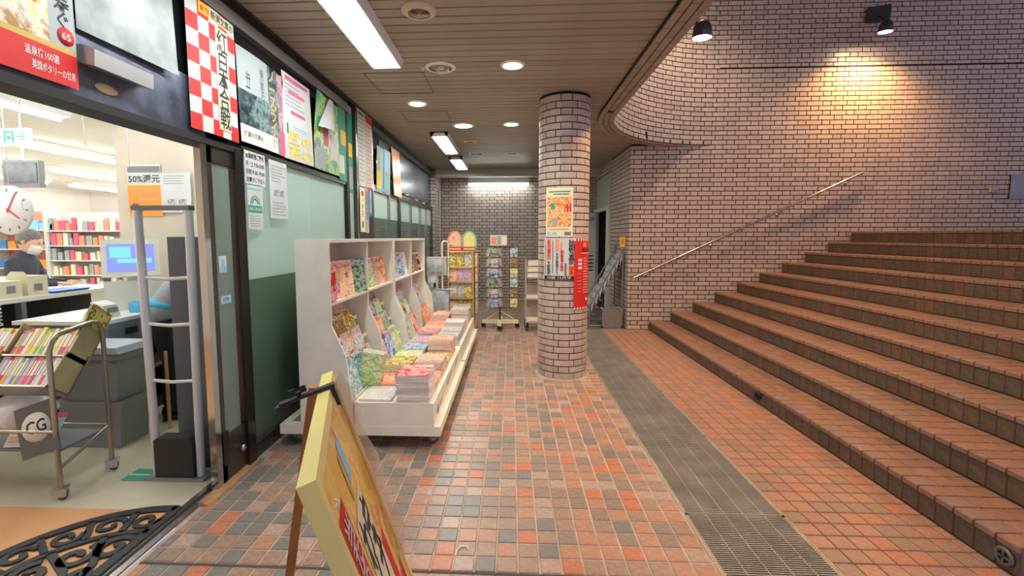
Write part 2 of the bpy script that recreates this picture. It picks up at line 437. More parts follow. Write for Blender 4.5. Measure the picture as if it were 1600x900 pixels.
# curved wall of the stair well (above the ceiling edge)
cw = MB(); NSEG = 30
for i in range(NSEG):
    a0, a1 = pi-(pi/2)*i/NSEG, pi-(pi/2)*(i+1)/NSEG
    r0, r1 = RIN+.006, ROUT-.004
    pts = [(ARC.x+r*cos(a), ARC.y+r*sin(a)) for r, a in ((r0, a0), (r0, a1), (r1, a1), (r1, a0))]
    cw.prism(pts, CEIL+.012, TOPZ, 'z')
wc = struct('wall_stairwell', cw, MORT, 'curved brick wall rounding the corner of the stair well')
part('straight_run', MB().box(ARC.x-ROUT+.004, ARC.x-RIN-.006, -2.5, ARC.y, CEIL+.012, TOPZ), MORT, wc)
arcb = bond(RIN*pi/2, TOPZ-CEIL, 1.7956+PER/2, 41*CO-CEIL); rest = MB(); nobj = 0
def arcp(s): return pi-s/RIN
def asc(b):
    a = arcp(b[0]+b[2]/2); p = (ARC.x+RIN*cos(a), ARC.y+RIN*sin(a), CEIL+b[1]); u, v, d = px(p)
    return d if (930 <= u <= 1200 and 0 <= v <= 230 and d > 0) else 999+d
for b in sorted(arcb, key=asc):
    s, z, w_, h_ = b; a = arcp(s+w_/2); mi = random.randrange(4)
    nrm = Vector((-cos(a), -sin(a), 0)); tan = Vector((sin(a), -cos(a), 0))
    P = Vector((ARC.x+(RIN+.007)*cos(a), ARC.y+(RIN+.007)*sin(a), CEIL+z))
    if nobj < 298 and asc(b) < 900:
        key = (mi, round(w_, 3), round(h_, 3))
        if key not in BMESH: BMESH[key] = MB().tile((0, 0, 0), (1, 0, 0), (0, 1, 0), (0, 0, 1), w_, h_, .006, .0015).mesh('brick', BR[mi])
        place('brick', BMESH[key], frame(P-tan*w_/2, tan, (0, 0, 1), nrm), wc); nobj += 1
    else: rest.tile(P-tan*w_/2, tan, (0, 0, 1), nrm, w_, h_, .006, .0015, mi)
for b in bond(7.9, TOPZ-CEIL, .07): rest.tile((ARC.x-RIN-.006, ARC.y-b[0], CEIL+b[1]), (0, -1, 0), (0, 0, 1), (1, 0, 0), b[2], b[3], .006, .0015, random.randrange(4))
part('bricks', rest, BR, wc, stuff=True)

struct('ceiling', MB().box(.9, 11.2, -2.5, WY+.4, TOPZ, TOPZ+.1), M('well_ceiling', (150, 142, 136), .8), 'high ceiling over the stair well')
# --- column
CC = Vector((.555, 4.972)); CR = .268
colm = struct('wall_column', MB().lathe([(0, 0), (CR-.006, 0), (CR-.006, CEIL), (0, CEIL)], (CC.x, CC.y, 0), 40), MORT, 'round brick column standing in the corridor')
per = 2*pi/5; aL, aS, aJ = per*.635, per*.315, per*.025
def arc_brick(ang, mat):
    mb = MB(); n = 4; h_ = .0592; vs = []
    for r, e in ((CR-.006, 0), (CR-.0015, 0), (CR, .0016)):
        for z in (e, h_-e):
            for k in range(n+1):
                a = -ang/2+e/CR+(ang-2*e/CR)*k/n; vs.append((r*cos(a), r*sin(a), z))
    L_ = n+1; B = lambda l, z, k: (l*2+z)*L_+k
    fs = []
    for k in range(n):
        fs.append((B(2, 0, k), B(2, 0, k+1), B(2, 1, k+1), B(2, 1, k)))
        for l in (0, 1):
            fs.append((B(l, 0, k), B(l, 0, k+1), B(l+1, 0, k+1), B(l+1, 0, k))); fs.append((B(l+1, 1, k), B(l+1, 1, k+1), B(l, 1, k+1), B(l, 1, k)))
    for l in (0, 1):
        fs.append((B(l, 0, 0), B(l+1, 0, 0), B(l+1, 1, 0), B(l, 1, 0))); fs.append((B(l+1, 0, n), B(l, 0, n), B(l, 1, n), B(l+1, 1, n)))
    mb.add(vs, fs); return mb.mesh('brick', mat)
AB = {(w_, i): arc_brick(aL if w_ == 'L' else aS, BR[i]) for w_ in 'LS' for i in range(4)}
cb = []
k = 0; z = .012
while z+.061 < CEIL:
    for q in range(5):
        base = radians(-92)+q*per+(per/2 if k % 2 else 0)
        cb.append(('L', base, z)); cb.append(('S', base+per/2, z))
    z += .0695; k += 1
front = Vector((-CC.x, -CC.y)).normalized(); rest = MB(); nobj = 0
def cscore(c): return -(front.x*cos(c[1])+front.y*sin(c[1]))
for c in sorted(cb, key=cscore):
    mi = random.randrange(4); T = Matrix.Translation((CC.x, CC.y, c[2])) @ rotz(c[1])
    if nobj < 298: place('brick', AB[(c[0], mi)], T, colm); nobj += 1
    else:
        me = AB[(c[0], mi)]; rest.add([T @ v_.co for v_ in me.vertices], [tuple(p.vertices) for p in me.polygons], mi)
part('bricks', rest, BR, colm, stuff=True)
part('mortar_ring', MB().lathe([(CR+.03, -.002), (CR+.028, .006), (CR-.01, .012)], (CC.x, CC.y, 0), 40), GROUT_L, colm)

# --- ceiling of narrow boards
ce = struct('ceiling', MB().box(XS-.3, ARC.x-ROUT+.02, -2.5, BY+.2, CEIL+.012, CEIL+.1).box(ARC.x-ROUT+.02, 2.0, 7.0, BY+.2, CEIL+.012, CEIL+.1), M('ceiling_void', (20, 18, 16), .95), 'ceiling of narrow beige boards with dark gaps')
cv = MB()
for i in range(12):   # backing above the boards up to the rounded edge
    a0, a1 = pi-(pi/2)*i/12, pi-(pi/2)*(i+1)/12
    cv.prism([(ARC.x+ROUT*cos(a0), ARC.y+ROUT*sin(a0)), (ARC.x+ROUT*cos(a1), ARC.y+ROUT*sin(a1)), (ARC.x+ROUT*cos(a1), 7.7), (ARC.x+ROUT*cos(a0), 7.7)], CEIL+.012, CEIL+.1, 'z')
part('backing', cv, MATS['ceiling_void'], ce)
BOARD = [M('board_a', (162, 152, 136), .5, noise=(3, .06)), M('board_b', (157, 147, 132), .5, noise=(3, .06)), M('board_c', (166, 155, 139), .5, noise=(3, .06))]
y = -2.4; BP = .1128
pm = {}
while y < 9.95:
    yc = y+BP/2
    if yc < ARC.y: xe = ARC.x-ROUT
    elif yc < WY: xe = min(ARC.x-sqrt(max(ROUT**2-(yc-ARC.y)**2, 0)), 2.4)
    else: xe = 1.88
    key = (round(xe, 3), random.randrange(3))
    if key not in pm:
        L_ = key[0]-(XS+.01); pm[key] = MB().tile((0, 0, 0), (0, 1, 0), (1, 0, 0), (0, 0, -1), BP-.013, L_, .012, .002).mesh('plank', BOARD[key[1]])
    place('plank', pm[key], Matrix.Translation((XS+.01, y+.005, CEIL+.012)), ce)
    y += BP
# access hatches drawn by a thin raised trim
tr = M('hatch_trim', (120, 110, 98), .5)
for (x0, x1, y0, y1) in ((-1.32, -.78, 4.12, 4.72), (-1.3, -.75, 5.35, 5.85)):
    part('access_hatch', MB().box(x0, x1, y0, y0+.012, CEIL-.004, CEIL).box(x0, x1, y1-.012, y1, CEIL-.004, CEIL).box(x0, x0+.012, y0, y1, CEIL-.004, CEIL).box(x1-.012, x1, y0, y1, CEIL-.004, CEIL), tr, ce)
bw = M('beam_white', (196, 190, 176), .6)
struct('trim_1', MB().box(XS, 1.88, 9.95, 10.12, 2.80, CEIL+.02).box(XS, 1.88, 10.12, BY+.01, 2.90, CEIL+.02), bw, 'pale beam crossing the ceiling before the back wall')
# edge band of three tile rows around the opening
eb = struct('trim_2', MB().box(ARC.x-ROUT+.002, ARC.x-RIN-.004, -2.5, ARC.y, CEIL-.03, CEIL+.03), MORT, 'tiled edge band around the opening above the stairs')
ab = MB()
for i in range(NSEG):
    a0, a1 = pi-(pi/2)*i/NSEG, pi-(pi/2)*(i+1)/NSEG
    ab.prism([(ARC.x+r*cos(a), ARC.y+r*sin(a)) for r, a in ((RIN+.004, a0), (RIN+.004, a1), (ROUT-.002, a1), (ROUT-.002, a0))], CEIL-.03, CEIL+.03, 'z')
part('curved_band', ab, MORT, eb)
BT = [M('band_tile_a', (166, 150, 130), .4, noise=(18, .1)), M('band_tile_b', (158, 143, 124), .4, noise=(18, .1))]
for s_ in range(3):
    x0 = ARC.x-ROUT+s_*.0667
    tms = [MB().tile((0, 0, 0), (0, 1, 0), (1, 0, 0), (0, 0, -1), .227, .0667-.009, .006, .0015).mesh('band_tile', BT[i]) for i in range(2)]
    y = ARC.y-.232
    while y > -1.2:
        place('band_tile', tms[random.randrange(2)], Matrix.Translation((x0+.0045, y+(.1 if s_ == 1 else 0)-.1*(s_ == 1)*2, CEIL-.03)), eb); y -= .237
    r0 = ROUT-(s_+1)*.0667+.0045; r1 = r0+.0667-.009; n = 13; da = (pi/2)/n
    vs = []; fs = []
    for q in range(7):
        a = da*.02+da*.96*q/6
        for r in (r0, r1):
            for zz in (-.006, .0): vs.append((r*cos(a), r*sin(a), zz))
    for q in range(6):
        b = q*4; fs += [(b, b+4, b+6, b+2), (b, b+1, b+5, b+4), (b+2, b+6, b+7, b+3)]
    fs += [(0, 2, 3, 1), (24, 25, 27, 26)]
    am = MB().add(vs, fs).mesh('band_tile', BT[s_ % 2])
    for q in range(n): place('band_tile', am, Matrix.Translation((ARC.x, ARC.y, CEIL-.03)) @ rotz(pi/2+da*q+(da*.4 if s_ == 1 else 0)*(q < n-1)), eb)

# ================================================================= LETTERING AND POSTERS
make_texts(['寿\nぐ', '温泉宿100選', '英国ポタリーの世界', '65', '新潮文庫の', V('紅白本合戦'), '第7回', V('ノースライト'), V('横山秀夫'), '待望の文庫化', '昼の', '花の', '営業時間ご案内',
            '月・土 9:30-20:00', '日祝 9:30-19:00', '文庫づくり仕入', '感染防止徹底宣言', '5階 3階', '50%還元', 'CG', V('秋期写真家'), V('特集'), V('私の東大'), V('大阪急'), V('北の国から'), V('読書週間'),
            '28歳 12月号', '紅白', '本', '7', V('文庫目録一覧'), V('わくわく'), V('宝くじ'), V('発売中'), V('当たる'), '自動', '←', '→', V('北口'), V('美術展'), V('開催中'), V('ご案内'), '→ 回', V('第七回'), V('営業中')])
INK = {k: M('ink_'+k, c, .6) for k, c in dict(black=(28, 26, 28), red=(214, 36, 34), white=(222, 221, 214), pink=(226, 96, 130), yellow=(244, 214, 40), orange=(240, 150, 50), green=(60, 160, 130), blue=(70, 130, 190),
       grey=(120, 122, 126), cream=(236, 228, 190), gold=(206, 176, 90), brown=(110, 78, 50), navy=(50, 66, 110), purple=(130, 80, 150), palegrey=(164, 173, 174), mint=(120, 200, 180), sky=(150, 205, 230), magenta=(190, 50, 130), salmon=(240, 150, 120)).items()}
PAPER = M('paper_white', (208, 210, 208), .6, noise=(5, .05)); TAPE = M('tape_pale', (222, 210, 170), .5)
def txt_into(mb, s_, x0, y0, x1, y1, z, mat=0):
    vs, fs = TEXTS[s_]
    ax = min(v.x for v in vs); bx = max(v.x for v in vs); ay = min(v.y for v in vs); by = max(v.y for v in vs)
    sx = (x1-x0)/max(bx-ax, 1e-4); sy = (y1-y0)/max(by-ay, 1e-4)
    mb.add([(x0+(v.x-ax)*sx, y0+(v.y-ay)*sy, z) for v in vs], fs, mat)
def poster(name, label, cat, T, w_, h_, base, blocks=(), texts=(), group=None, mapf=None, nx=1, ny=1, curl=None, thick=.0015, tape=False):
    """T: frame with origin at the bottom-left corner; blocks (x0,y0,x1,y1,ink) and texts (string,x0,y0,x1,y1,ink) in fractions of the sheet"""
    f = mapf or (lambda p: T @ p)
    g = (lambda x, y: curl(x/w_, y/h_)) if curl else (lambda x, y: 0.)
    def tr(vs): return [f(Vector((v[0], v[1], v[2]+g(v[0], v[1])))) for v in vs]
    def grid(mb, x0, y0, x1, y1, z, mat):
        a = max(1, round(nx*(x1-x0)/w_)); b = max(1, round(ny*(y1-y0)/h_))
        vs = [(x0+(x1-x0)*i/a, y0+(y1-y0)*j/b, z) for j in range(b+1) for i in range(a+1)]
        mb.add(vs, [(j*(a+1)+i, j*(a+1)+i+1, (j+1)*(a+1)+i+1, (j+1)*(a+1)+i) for j in range(b) for i in range(a)], mat)
    sh = MB(); grid(sh, 0, 0, w_, h_, thick, 0); k0 = len(sh.v)
    b2 = MB(); grid(b2, 0, 0, w_, h_, 0, 0); sh.add(b2.v, [q[::-1] for q in b2.f], 0)
    sh.v = tr(sh.v)
    o = solo(name, sh, base, label, cat, group)
    if blocks:
        inks = []; mb = MB()
        for i, (x0, y0, x1, y1, ink) in enumerate(blocks):
            m_ = INK[ink] if isinstance(ink, str) else ink
            if m_ not in inks: inks.append(m_)
            grid(mb, x0*w_, y0*h_, x1*w_, y1*h_, thick+.0004+.00012*i, inks.index(m_))
        mb.v = tr(mb.v); part('printed_picture', mb, inks, o)
    if texts:
        inks = []; mb = MB()
        for (s_, x0, y0, x1, y1, ink) in texts:
            m_ = INK[ink]
            if m_ not in inks: inks.append(m_)
            txt_into(mb, s_, x0*w_, y0*h_, x1*w_, y1*h_, thick+.0012+.00012*len(blocks), inks.index(m_))
        mb.v = tr(mb.v); part('lettering', mb, inks, o)
    if tape:
        mb = MB()
        for (a, b) in ((.02, .9), (.8, .92)): grid(mb, a*w_, b*h_, (a+.16)*w_, (b+.06)*h_, thick+.003, 0)
        mb.v = tr(mb.v); part('tape', mb, TAPE, o)
    return o
def lines(x0, y0, x1, y1, n, ink, ragged=True):
    out = []
    for i in range(n):
        yy = y1-(y1-y0)*(i+.75)/n; out.append((x0, yy, x1-(random.uniform(0, .4)*(x1-x0) if ragged else 0), yy+(y1-y0)/n*.45, ink))
    return out
def onfront(y, z, x=XS+.012): return frame((x, y, z), (0, 1, 0), (0, 0, 1), (1, 0, 0))

# ================================================================= SHOP FRONT
dark = M('bronze_dark', (42, 42, 46), .28, .6, noise=(3, .3)); steel = M('stainless', (176, 174, 168), .25, .9, noise=(4, .12)); dsteel = M('stainless_dark', (96, 92, 86), .3, .85, noise=(4, .2))
black = M('black_rubber', (20, 20, 21), .6); alu = M('aluminium', (190, 192, 192), .4, .7)
darkglass = M('dark_glass', (24, 27, 30), .08, spec=.6)
hs = struct('wall_shopfront', MB().box(XS-.12, XS-.02, -1.5, 4.76, 2.06, CEIL), darkglass, 'dark header above the shop entrance')
part('gasket', MB().box(XS-.13, XS+.004, -1.5, 2.9, 2.025, 2.062), black, hs)
part('lower_rail', MB().box(XS-.1, XS+.004, 2.88, 4.76, 2.045, 2.085), dsteel, hs)
part('scuffed_panel', MB().box(XS-.02, XS-.004, -1.5, 2.55, 2.062, 2.36), M('scuffed_film', (92, 100, 118), .3, .4, noise=(7, .55), bump=(30, .4)), hs)
part('shutter_rail', MB().box(XS-.02, XS+.035, -1.5, 4.74, 2.79, 2.865), M('rail_grey', (150, 150, 148), .35, .7, noise=(3, .15)), hs)
part('shutter_slot', MB().box(XS-.06, XS+.02, -1.5, 4.76, 2.865, CEIL-.004), black, hs)
part('ceiling_trim', MB().box(XS+.005, XS+.03, -1.5, 9.87, CEIL-.022, CEIL+.004), dsteel, hs)
mint = glassy('film_glass', (210, 236, 228), .88, (230, 246, 240))
lowglass = glassy('green_glass', (186, 212, 180), .38, (176, 208, 188))
clear = glassy('clear_glass', (228, 240, 236), .03)
def glazing(n, y0, y1, z0, z1, label, split=None, x=XS-.03):
    t = thing('window_%d' % n, label, None, (x, (y0+y1)/2, z0), kind='structure')
    if split:
        part('pane', MB().box(x-.004, x+.004, y0, y1, split, z1), mint, t, 'frosted mint film on the upper pane'); part('pane', MB().box(x-.004, x+.004, y0, y1, z0, split), lowglass, t, 'clear green lower pane')
    else: part('pane', MB().box(x-.004, x+.004, y0, y1, z0, z1), mint, t)
    part('bottom_rail', MB().box(x-.02, x+.025, y0, y1, .105, .135), steel, t); part('plinth', MB().box(x-.03, x+.015, y0, y1, -.01, .105), dsteel, t)
    return t
glazing(1, 2.885, 3.92, .135, 2.05, 'large pane of frosted green glass beside the entrance', 1.22)
glazing(2, 3.925, 4.735, .135, 2.05, 'frosted green glass pane left of the poster pillar', 1.0)
glazing(3, 4.80, 5.02, .135, 2.9, 'narrow green glass strip next to the poster pillar', 1.0)
part('mullion', MB().box(XS-.06, XS+.012, 4.735, 4.80, 0, 2.95), black, hs)
# pillar between the two glazed bays
pl = struct('trim_3', MB().box(XS-.2, XS+.012, 5.025, 5.62, -.01, CEIL), dsteel, 'steel clad pillar covered with notices')
part('cover_strip', MB().box(XS+.012, XS+.02, 5.03, 5.05, 0, CEIL).box(XS+.012, XS+.02, 5.6, 5.62, 0, CEIL), steel, pl)
# second bay
h2 = struct('wall_shopfront', MB().box(XS-.12, XS-.02, 5.62, 9.87, 2.15, CEIL), darkglass, 'dark header over the far glazed bay')
part('film', MB().box(XS-.02, XS-.015, 6.0, 9.6, 2.2, 2.78), M('grey_film', (70, 76, 84), .25, noise=(2.2, .5), bump=(4, .9)), h2)
part('header_rail', MB().box(XS-.02, XS+.03, 5.62, 9.87, 2.80, 2.86), dsteel, h2); part('slot', MB().box(XS-.06, XS+.015, 5.62, 9.87, 2.86, CEIL-.004), black, h2)
part('lintel', MB().box(XS-.1, XS+.008, 5.62, 9.87, 2.08, 2.155), dsteel, h2)
for k, (a, b) in enumerate(((5.64, 6.38), (6.43, 6.95), (7.05, 7.75), (7.82, 8.55), (8.62, 9.2), (9.25, 9.84))):
    glazing(4+k, a, b, .135, 2.09, 'green glass pane in the far bay, %s from the poster pillar' % ORD[k], 1.75)
for y0, y1, m_ in ((6.38, 6.43, steel), (6.95, 7.05, dsteel), (7.75, 7.82, steel), (8.55, 8.62, steel), (9.2, 9.25, steel), (9.84, 9.88, dsteel)): part('mullion', MB().box(XS-.06, XS+.006, y0, y1, 0, 2.1), m_, h2)
# parked sliding door
d1 = thing('door_1', 'steel framed automatic sliding door parked open at the entrance', None, (XS-.08, 2.7, 0), kind='structure')
part('leading_edge', MB().box(XS-.045, XS-.005, 2.50, 2.55, .02, 2.03), M('polished_steel', (206, 206, 204), .12, .95), d1)
part('leaf_frame', MB().box(XS-.04, XS-.01, 2.55, 2.60, .02, 2.03).box(XS-.04, XS-.01, 2.55, 2.80, .02, .30).box(XS-.04, XS-.01, 2.55, 2.80, 1.93, 2.03), dsteel, d1)
part('pane', MB().box(XS-.03, XS-.02, 2.60, 2.77, .30, 1.93), glassy('door_glass', (200, 220, 208), .6, (196, 212, 200)), d1)
part('jamb', MB().box(XS-.09, XS+.01, 2.80, 2.885, 0, 2.045), M('jamb_bronze', (78, 72, 66), .25, .85, noise=(4, .2)), d1)
part('bolt', MB().lathe([(0, .03), (.02, .028), (.024, .016), (.012, 0)], n=12, T=frame((XS-.01, 2.74, .16), (0, 1, 0), (0, 0, 1), (1, 0, 0))), steel, d1)
part('door_rail_dark', MB().box(XS-.01, XS-.006, 2.565, 2.62, .12, .33), black, d1)
poster('sticker', 'small blue and white triangular sticker on the sliding door', 'sticker', onfront(2.63, 1.29, XS-.018), .07, .1, INK['white'], [(.1, .05, .9, .4, 'sky'), (.3, .4, .7, .8, 'sky')])
poster('sticker', 'small blue automatic door sticker below the triangular one', 'sticker', onfront(2.63, 1.10, XS-.018), .10, .05, INK['sky'], [(.1, .15, .9, .85, 'white')], [('自動', .2, .2, .8, .8, 'blue')])
# floor track and ramp
tk = struct('trim_4', MB().box(XS-.12, XS-.03, -1.5, 2.88, -.005, .004), steel, 'steel door track along the entrance')
part('groove', MB().box(XS-.085, XS-.065, -1.5, 2.88, .004, .0052), black, tk)
solo('threshold_ramp', MB().prism([(XS-.028, 0), (XS+.03, 0), (XS+.028, .006), (XS-.028, .022)], 2.36, 2.88, 'y'), M('worn_wood', (166, 128, 88), .6, noise=(14, .3)), 'worn tan threshold ramp strip at the foot of the door', 'ramp')
solo('door_sensor', MB().prism([(0, 0), (.07, -.015), (.075, .05), (.02, .07), (0, .07)], 1.80, 2.10, 'y', T=Matrix.Translation((XS-.004, 0, 2.195))), [alu], 'silver bar shaped door sensor on the header', 'sensor')
MB_ = MB(); MB_.lathe([(0, .002), (.055, .002), (.055, 0)], n=20, T=frame((XS-.003, 1.925, 2.128), (0, 1, 0), (0, .0, .36), (1, 0, 0)))
solo('sticker', MB_, M('pale_yellow', (236, 232, 170), .5), 'pale yellow oval sticker under the door sensor', 'sticker')

# posters on the header -------------------------------------------------
food = cover('print_food', [(120, 30, 34), (236, 206, 120), (230, 226, 214), (176, 130, 60)], (230, 226, 214), 7)
sea = cover('print_sea', [(24, 32, 36), (64, 84, 90), (120, 146, 150), (46, 62, 66)], (40, 44, 46), 6)
poster('magazine_poster', 'large food magazine poster with red lower band at far left', 'poster', onfront(1.05, 2.08), .73, .82, PAPER,
       [(0, .14, 1, 1, food), (0, 0, 1, .15, 'red'), (0, .15, 1, .175, 'gold'), (.86, .175, 1, 1, 'palegrey')] , [('寿\nぐ', .89, .25, .975, .415, 'black'), ('温泉宿100選', .73, .085, .90, .125, 'white'), ('英国ポタリーの世界', .76, .03, .985, .07, 'white')])
solo('round_badge', MB().lathe([(0, .003), (.033, .003), (.033, 0)], n=24, T=onfront(1.74, 2.265, XS+.014)), INK['red'], 'round red anniversary badge on the food poster', 'badge')
mbt = MB(); txt_into(mbt, '65', -.018, -.013, .018, .013, .0036); T_ = onfront(1.74, 2.265, XS+.014); mbt.v = [T_ @ Vector(v) for v in mbt.v]
part('lettering', mbt, INK['white'], bpy.data.objects['round_badge'])
poster('marbled_sheet', 'blank white marbled sheet hung on the header', 'sheet', onfront(1.79, 2.32), .53, .45, M('marble_paper', (140, 148, 145), .4, noise=(6, .42)), curl=lambda a, b: .015*(1-b)*a, nx=6, ny=4)
blk = []
for i in range(5):
    for j in range(8):
        if (i+j) % 2 == 0: blk.append((i/5, j/8, (i+1)/5, (j+1)/8, 'red'))
blk += [(.22, .905, .42, .99, 'yellow'), (.42, .90, .95, .99, 'cream'), (.52, .06, .80, .88, 'cream')]
poster('checker_banner', 'red and white checkered bookshop banner with black characters', 'banner', onfront(2.41, 2.085), .42, .70, PAPER, blk, [('新潮文庫の', .44, .91, .94, .98, 'black'), (V('紅白本合戦'), .54, .07, .79, .87, 'black'), ('第7回', .24, .92, .41, .97, 'red')], nx=10, ny=6, curl=lambda a, b: .012*sin(3*a)+.004)
poster('ship_poster', 'grey sea novel poster with a sailing ship', 'poster', onfront(2.85, 2.105), .50, .59, sea, [(0, .56, .72, 1, 'palegrey'), (0, 0, .93, .19, 'white'),
       (.16, .60, .26, .615, 'black'), (.2, .6, .21, .78, 'black'), (.24, .62, .25, .76, 'black'), (.17, .70, .27, .715, 'black'), (.17, .74, .26, .75, 'black')],
       [(V('ノースライト'), .74, .06, .92, .97, 'gold'), (V('横山秀夫'), .50, .56, .60, .9, 'grey'), ('待望の文庫化', .06, .07, .5, .13, 'grey')], nx=6, ny=5, curl=lambda a, b: .012*(1-b)+.006*sin(4*a))
poster('figure_poster', 'narrow pink and brown illustrated poster between ship and flower posters', 'poster', onfront(3.335, 2.105), .10, .58, cover('print_pink', [(150, 96, 96), (214, 170, 170), (120, 100, 140), (190, 130, 120)], (90, 60, 60), 8), [(0, 0, 1, .3, 'pink')])
poster('flower_poster', 'white pink poster with large yellow lettering', 'poster', onfront(3.42, 2.10), .47, .64, PAPER, lines(.08, .62, .8, .95, 7, 'palegrey')+[(.1, .93, .9, .97, 'pink'), (.2, .78, .75, .82, 'pink'), (.25, .55, .75, .59, 'pink'), (.1, .3, .16, .42, 'green')]+lines(.3, .36, .9, .42, 2, 'sky'),
       [('昼の', .12, .19, .93, .34, 'yellow'), ('花の', .12, .02, .93, .17, 'yellow')], nx=6, ny=4, curl=lambda a, b: .02*a*(1-b))
poster('green_poster', 'green poster with its upper corner peeling away', 'poster', onfront(3.93, 2.10), .56, .66, cover('print_green', [(50, 140, 112), (66, 168, 136), (200, 214, 90), (40, 110, 90)], (230, 230, 230), 5), [(.05, .02, .42, .3, 'palegrey'), (.35, .35, .55, .6, 'pink'), (.62, .2, .95, .55, 'white')], nx=8, ny=8, curl=lambda a, b: .01+.10*max(0, b-.45)*max(0, .7-a))
poster('peeled_flap', 'white peeled paper flap curling above the green poster', 'paper', onfront(3.96, 2.46, XS+.05), .36, .30, PAPER, nx=6, ny=6, mapf=lambda p: Vector((XS+.05+p.z+.06*(1-p.y/.30)*sin(p.x/.36*3.1), 3.96+p.x*(1-.75*p.y/.30)+.26*p.y/.30, 2.46+p.y)))
poster('green_strip_poster', 'green and white strip poster beside the black mullion', 'poster', onfront(4.52, 2.07), .20, .72, INK['green'], [(0, .1, .7, .35, 'white'), (.3, .5, 1, .7, 'yellow')])
poster('green_strip_poster', 'green poster on the narrow glass strip right of the mullion', 'poster', onfront(4.82, 1.98, XS-.02), .19, .85, INK['green'], [(.1, .45, .9, .62, 'yellow'), (.1, .05, .9, .32, 'palegrey')])
# notices on the glass
poster('opening_hours_notice', 'handwritten opening hours notice taped high on the glass', 'notice', onfront(2.89, 1.85), .245, .21, PAPER, [], [('営業時間ご案内', .06, .78, .94, .95, 'black'), ('月・土 9:30-20:00', .06, .54, .94, .7, 'black'), ('日祝 9:30-19:00', .06, .3, .94, .46, 'black'), ('文庫づくり仕入', .06, .06, .94, .22, 'black')], tape=True)
arc = []
rb = poster('rainbow_notice', 'white notice with a rainbow arch and green band', 'notice', onfront(2.905, 1.555), .175, .285, PAPER, [(.03, .38, .97, .55, 'green'), (.03, .9, .9, .94, 'mint')]+lines(.1, .05, .9, .33, 5, 'palegrey'), [('感染防止徹底宣言', .08, .43, .92, .5, 'white')])
T_ = onfront(2.905, 1.555); rbm = MB()
for q, (r, ink) in enumerate(((.062, 0), (.054, 1), (.046, 2), (.038, 3))):
    vs = []
    for i in range(13):
        a = pi*i/12
        for rr in (r, r-.008): vs.append(T_ @ Vector((.0875+rr*cos(a), .165+rr*sin(a), .0035)))
    rbm.add(vs, [(2*i, 2*i+1, 2*i+3, 2*i+2) for i in range(12)], ink)
part('rainbow', rbm, [INK['gold'], INK['green'], INK['sky'], INK['navy']], rb)
poster('floor_guide_notice', 'long white printed notice taped on the frosted glass', 'notice', onfront(3.185, 1.64), .255, .41, PAPER, lines(.12, .62, .9, .93, 6, 'palegrey')+lines(.1, .04, .9, .3, 5, 'palegrey'), [('5階 3階', .2, .38, .8, .5, 'grey')], tape=True)
# pillar notices
poster('framed_notice', 'tall framed notice, left one high on the steel pillar', 'notice', onfront(5.07, 2.08, XS+.02), .26, .84, PAPER, lines(.1, .05, .92, .92, 16, 'palegrey')+[(.1, .93, .8, .97, 'grey')])
poster('framed_notice', 'tall framed notice with red heading, right one on the pillar', 'notice', onfront(5.34, 2.07, XS+.02), .25, .85, PAPER, lines(.1, .06, .92, .88, 15, 'salmon')+[(.02, .90, .98, .99, 'red'), (.05, 0, .95, .025, 'red')])
poster('strip_notice', 'cream vertical strip notice with a red round mark on the pillar', 'notice', onfront(5.09, 1.56, XS+.02), .17, .5, INK['cream'], [(.3, .82, .75, .93, 'red'), (.3, .1, .7, .25, 'grey')], [(V('ご案内'), .35, .35, .65, .75, 'grey')])
poster('strip_notice', 'pale blue vertical strip notice in the middle of the pillar', 'notice', onfront(5.27, 1.55, XS+.02), .13, .52, INK['palegrey'], [], [(V('読書週間'), .2, .3, .8, .95, 'grey')])
poster('strip_notice', 'short blue and white strip notice on the pillar edge', 'notice', onfront(5.42, 1.75, XS+.02), .11, .34, INK['blue'], [], [(V('美術展'), .2, .1, .8, .92, 'white')])
poster('bottle_poster', 'yellow drink bottle poster on the far bay header', 'poster', onfront(5.76, 2.10), .30, .55, INK['sky'], [(0, .05, .7, .48, 'yellow'), (.1, .45, .5, .95, 'gold')], nx=3, curl=lambda a, b: .02*b)
poster('pale_blue_poster', 'pale blue poster beside the bottle poster', 'poster', onfront(6.08, 2.09), .32, .58, INK['palegrey'], [(.1, .5, .6, .95, 'sky'), (.2, .1, .8, .4, 'mint')], nx=3, curl=lambda a, b: .02*b)
poster('orange_poster', 'tall orange and cream picture poster in the far bay', 'poster', onfront(6.52, 2.10), .46, .68, cover('print_orange', [(236, 214, 160), (230, 160, 90), (214, 90, 50), (240, 226, 190)], (200, 60, 40), 6), nx=3, curl=lambda a, b: .03*(1-b))
for k, yy in enumerate((7.35, 8.1, 8.75)):
    solo('door_sensor', MB().prism([(0, 0), (.04, .005), (.04, .03), (0, .035)], yy, yy+.16, 'y', T=Matrix.Translation((XS-.01, 0, 2.17-.03*(k > 0)))), alu, 'small white sensor bar over the far bay, %s from the pillar' % ORD[k], 'sensor', 'far bay sensors')

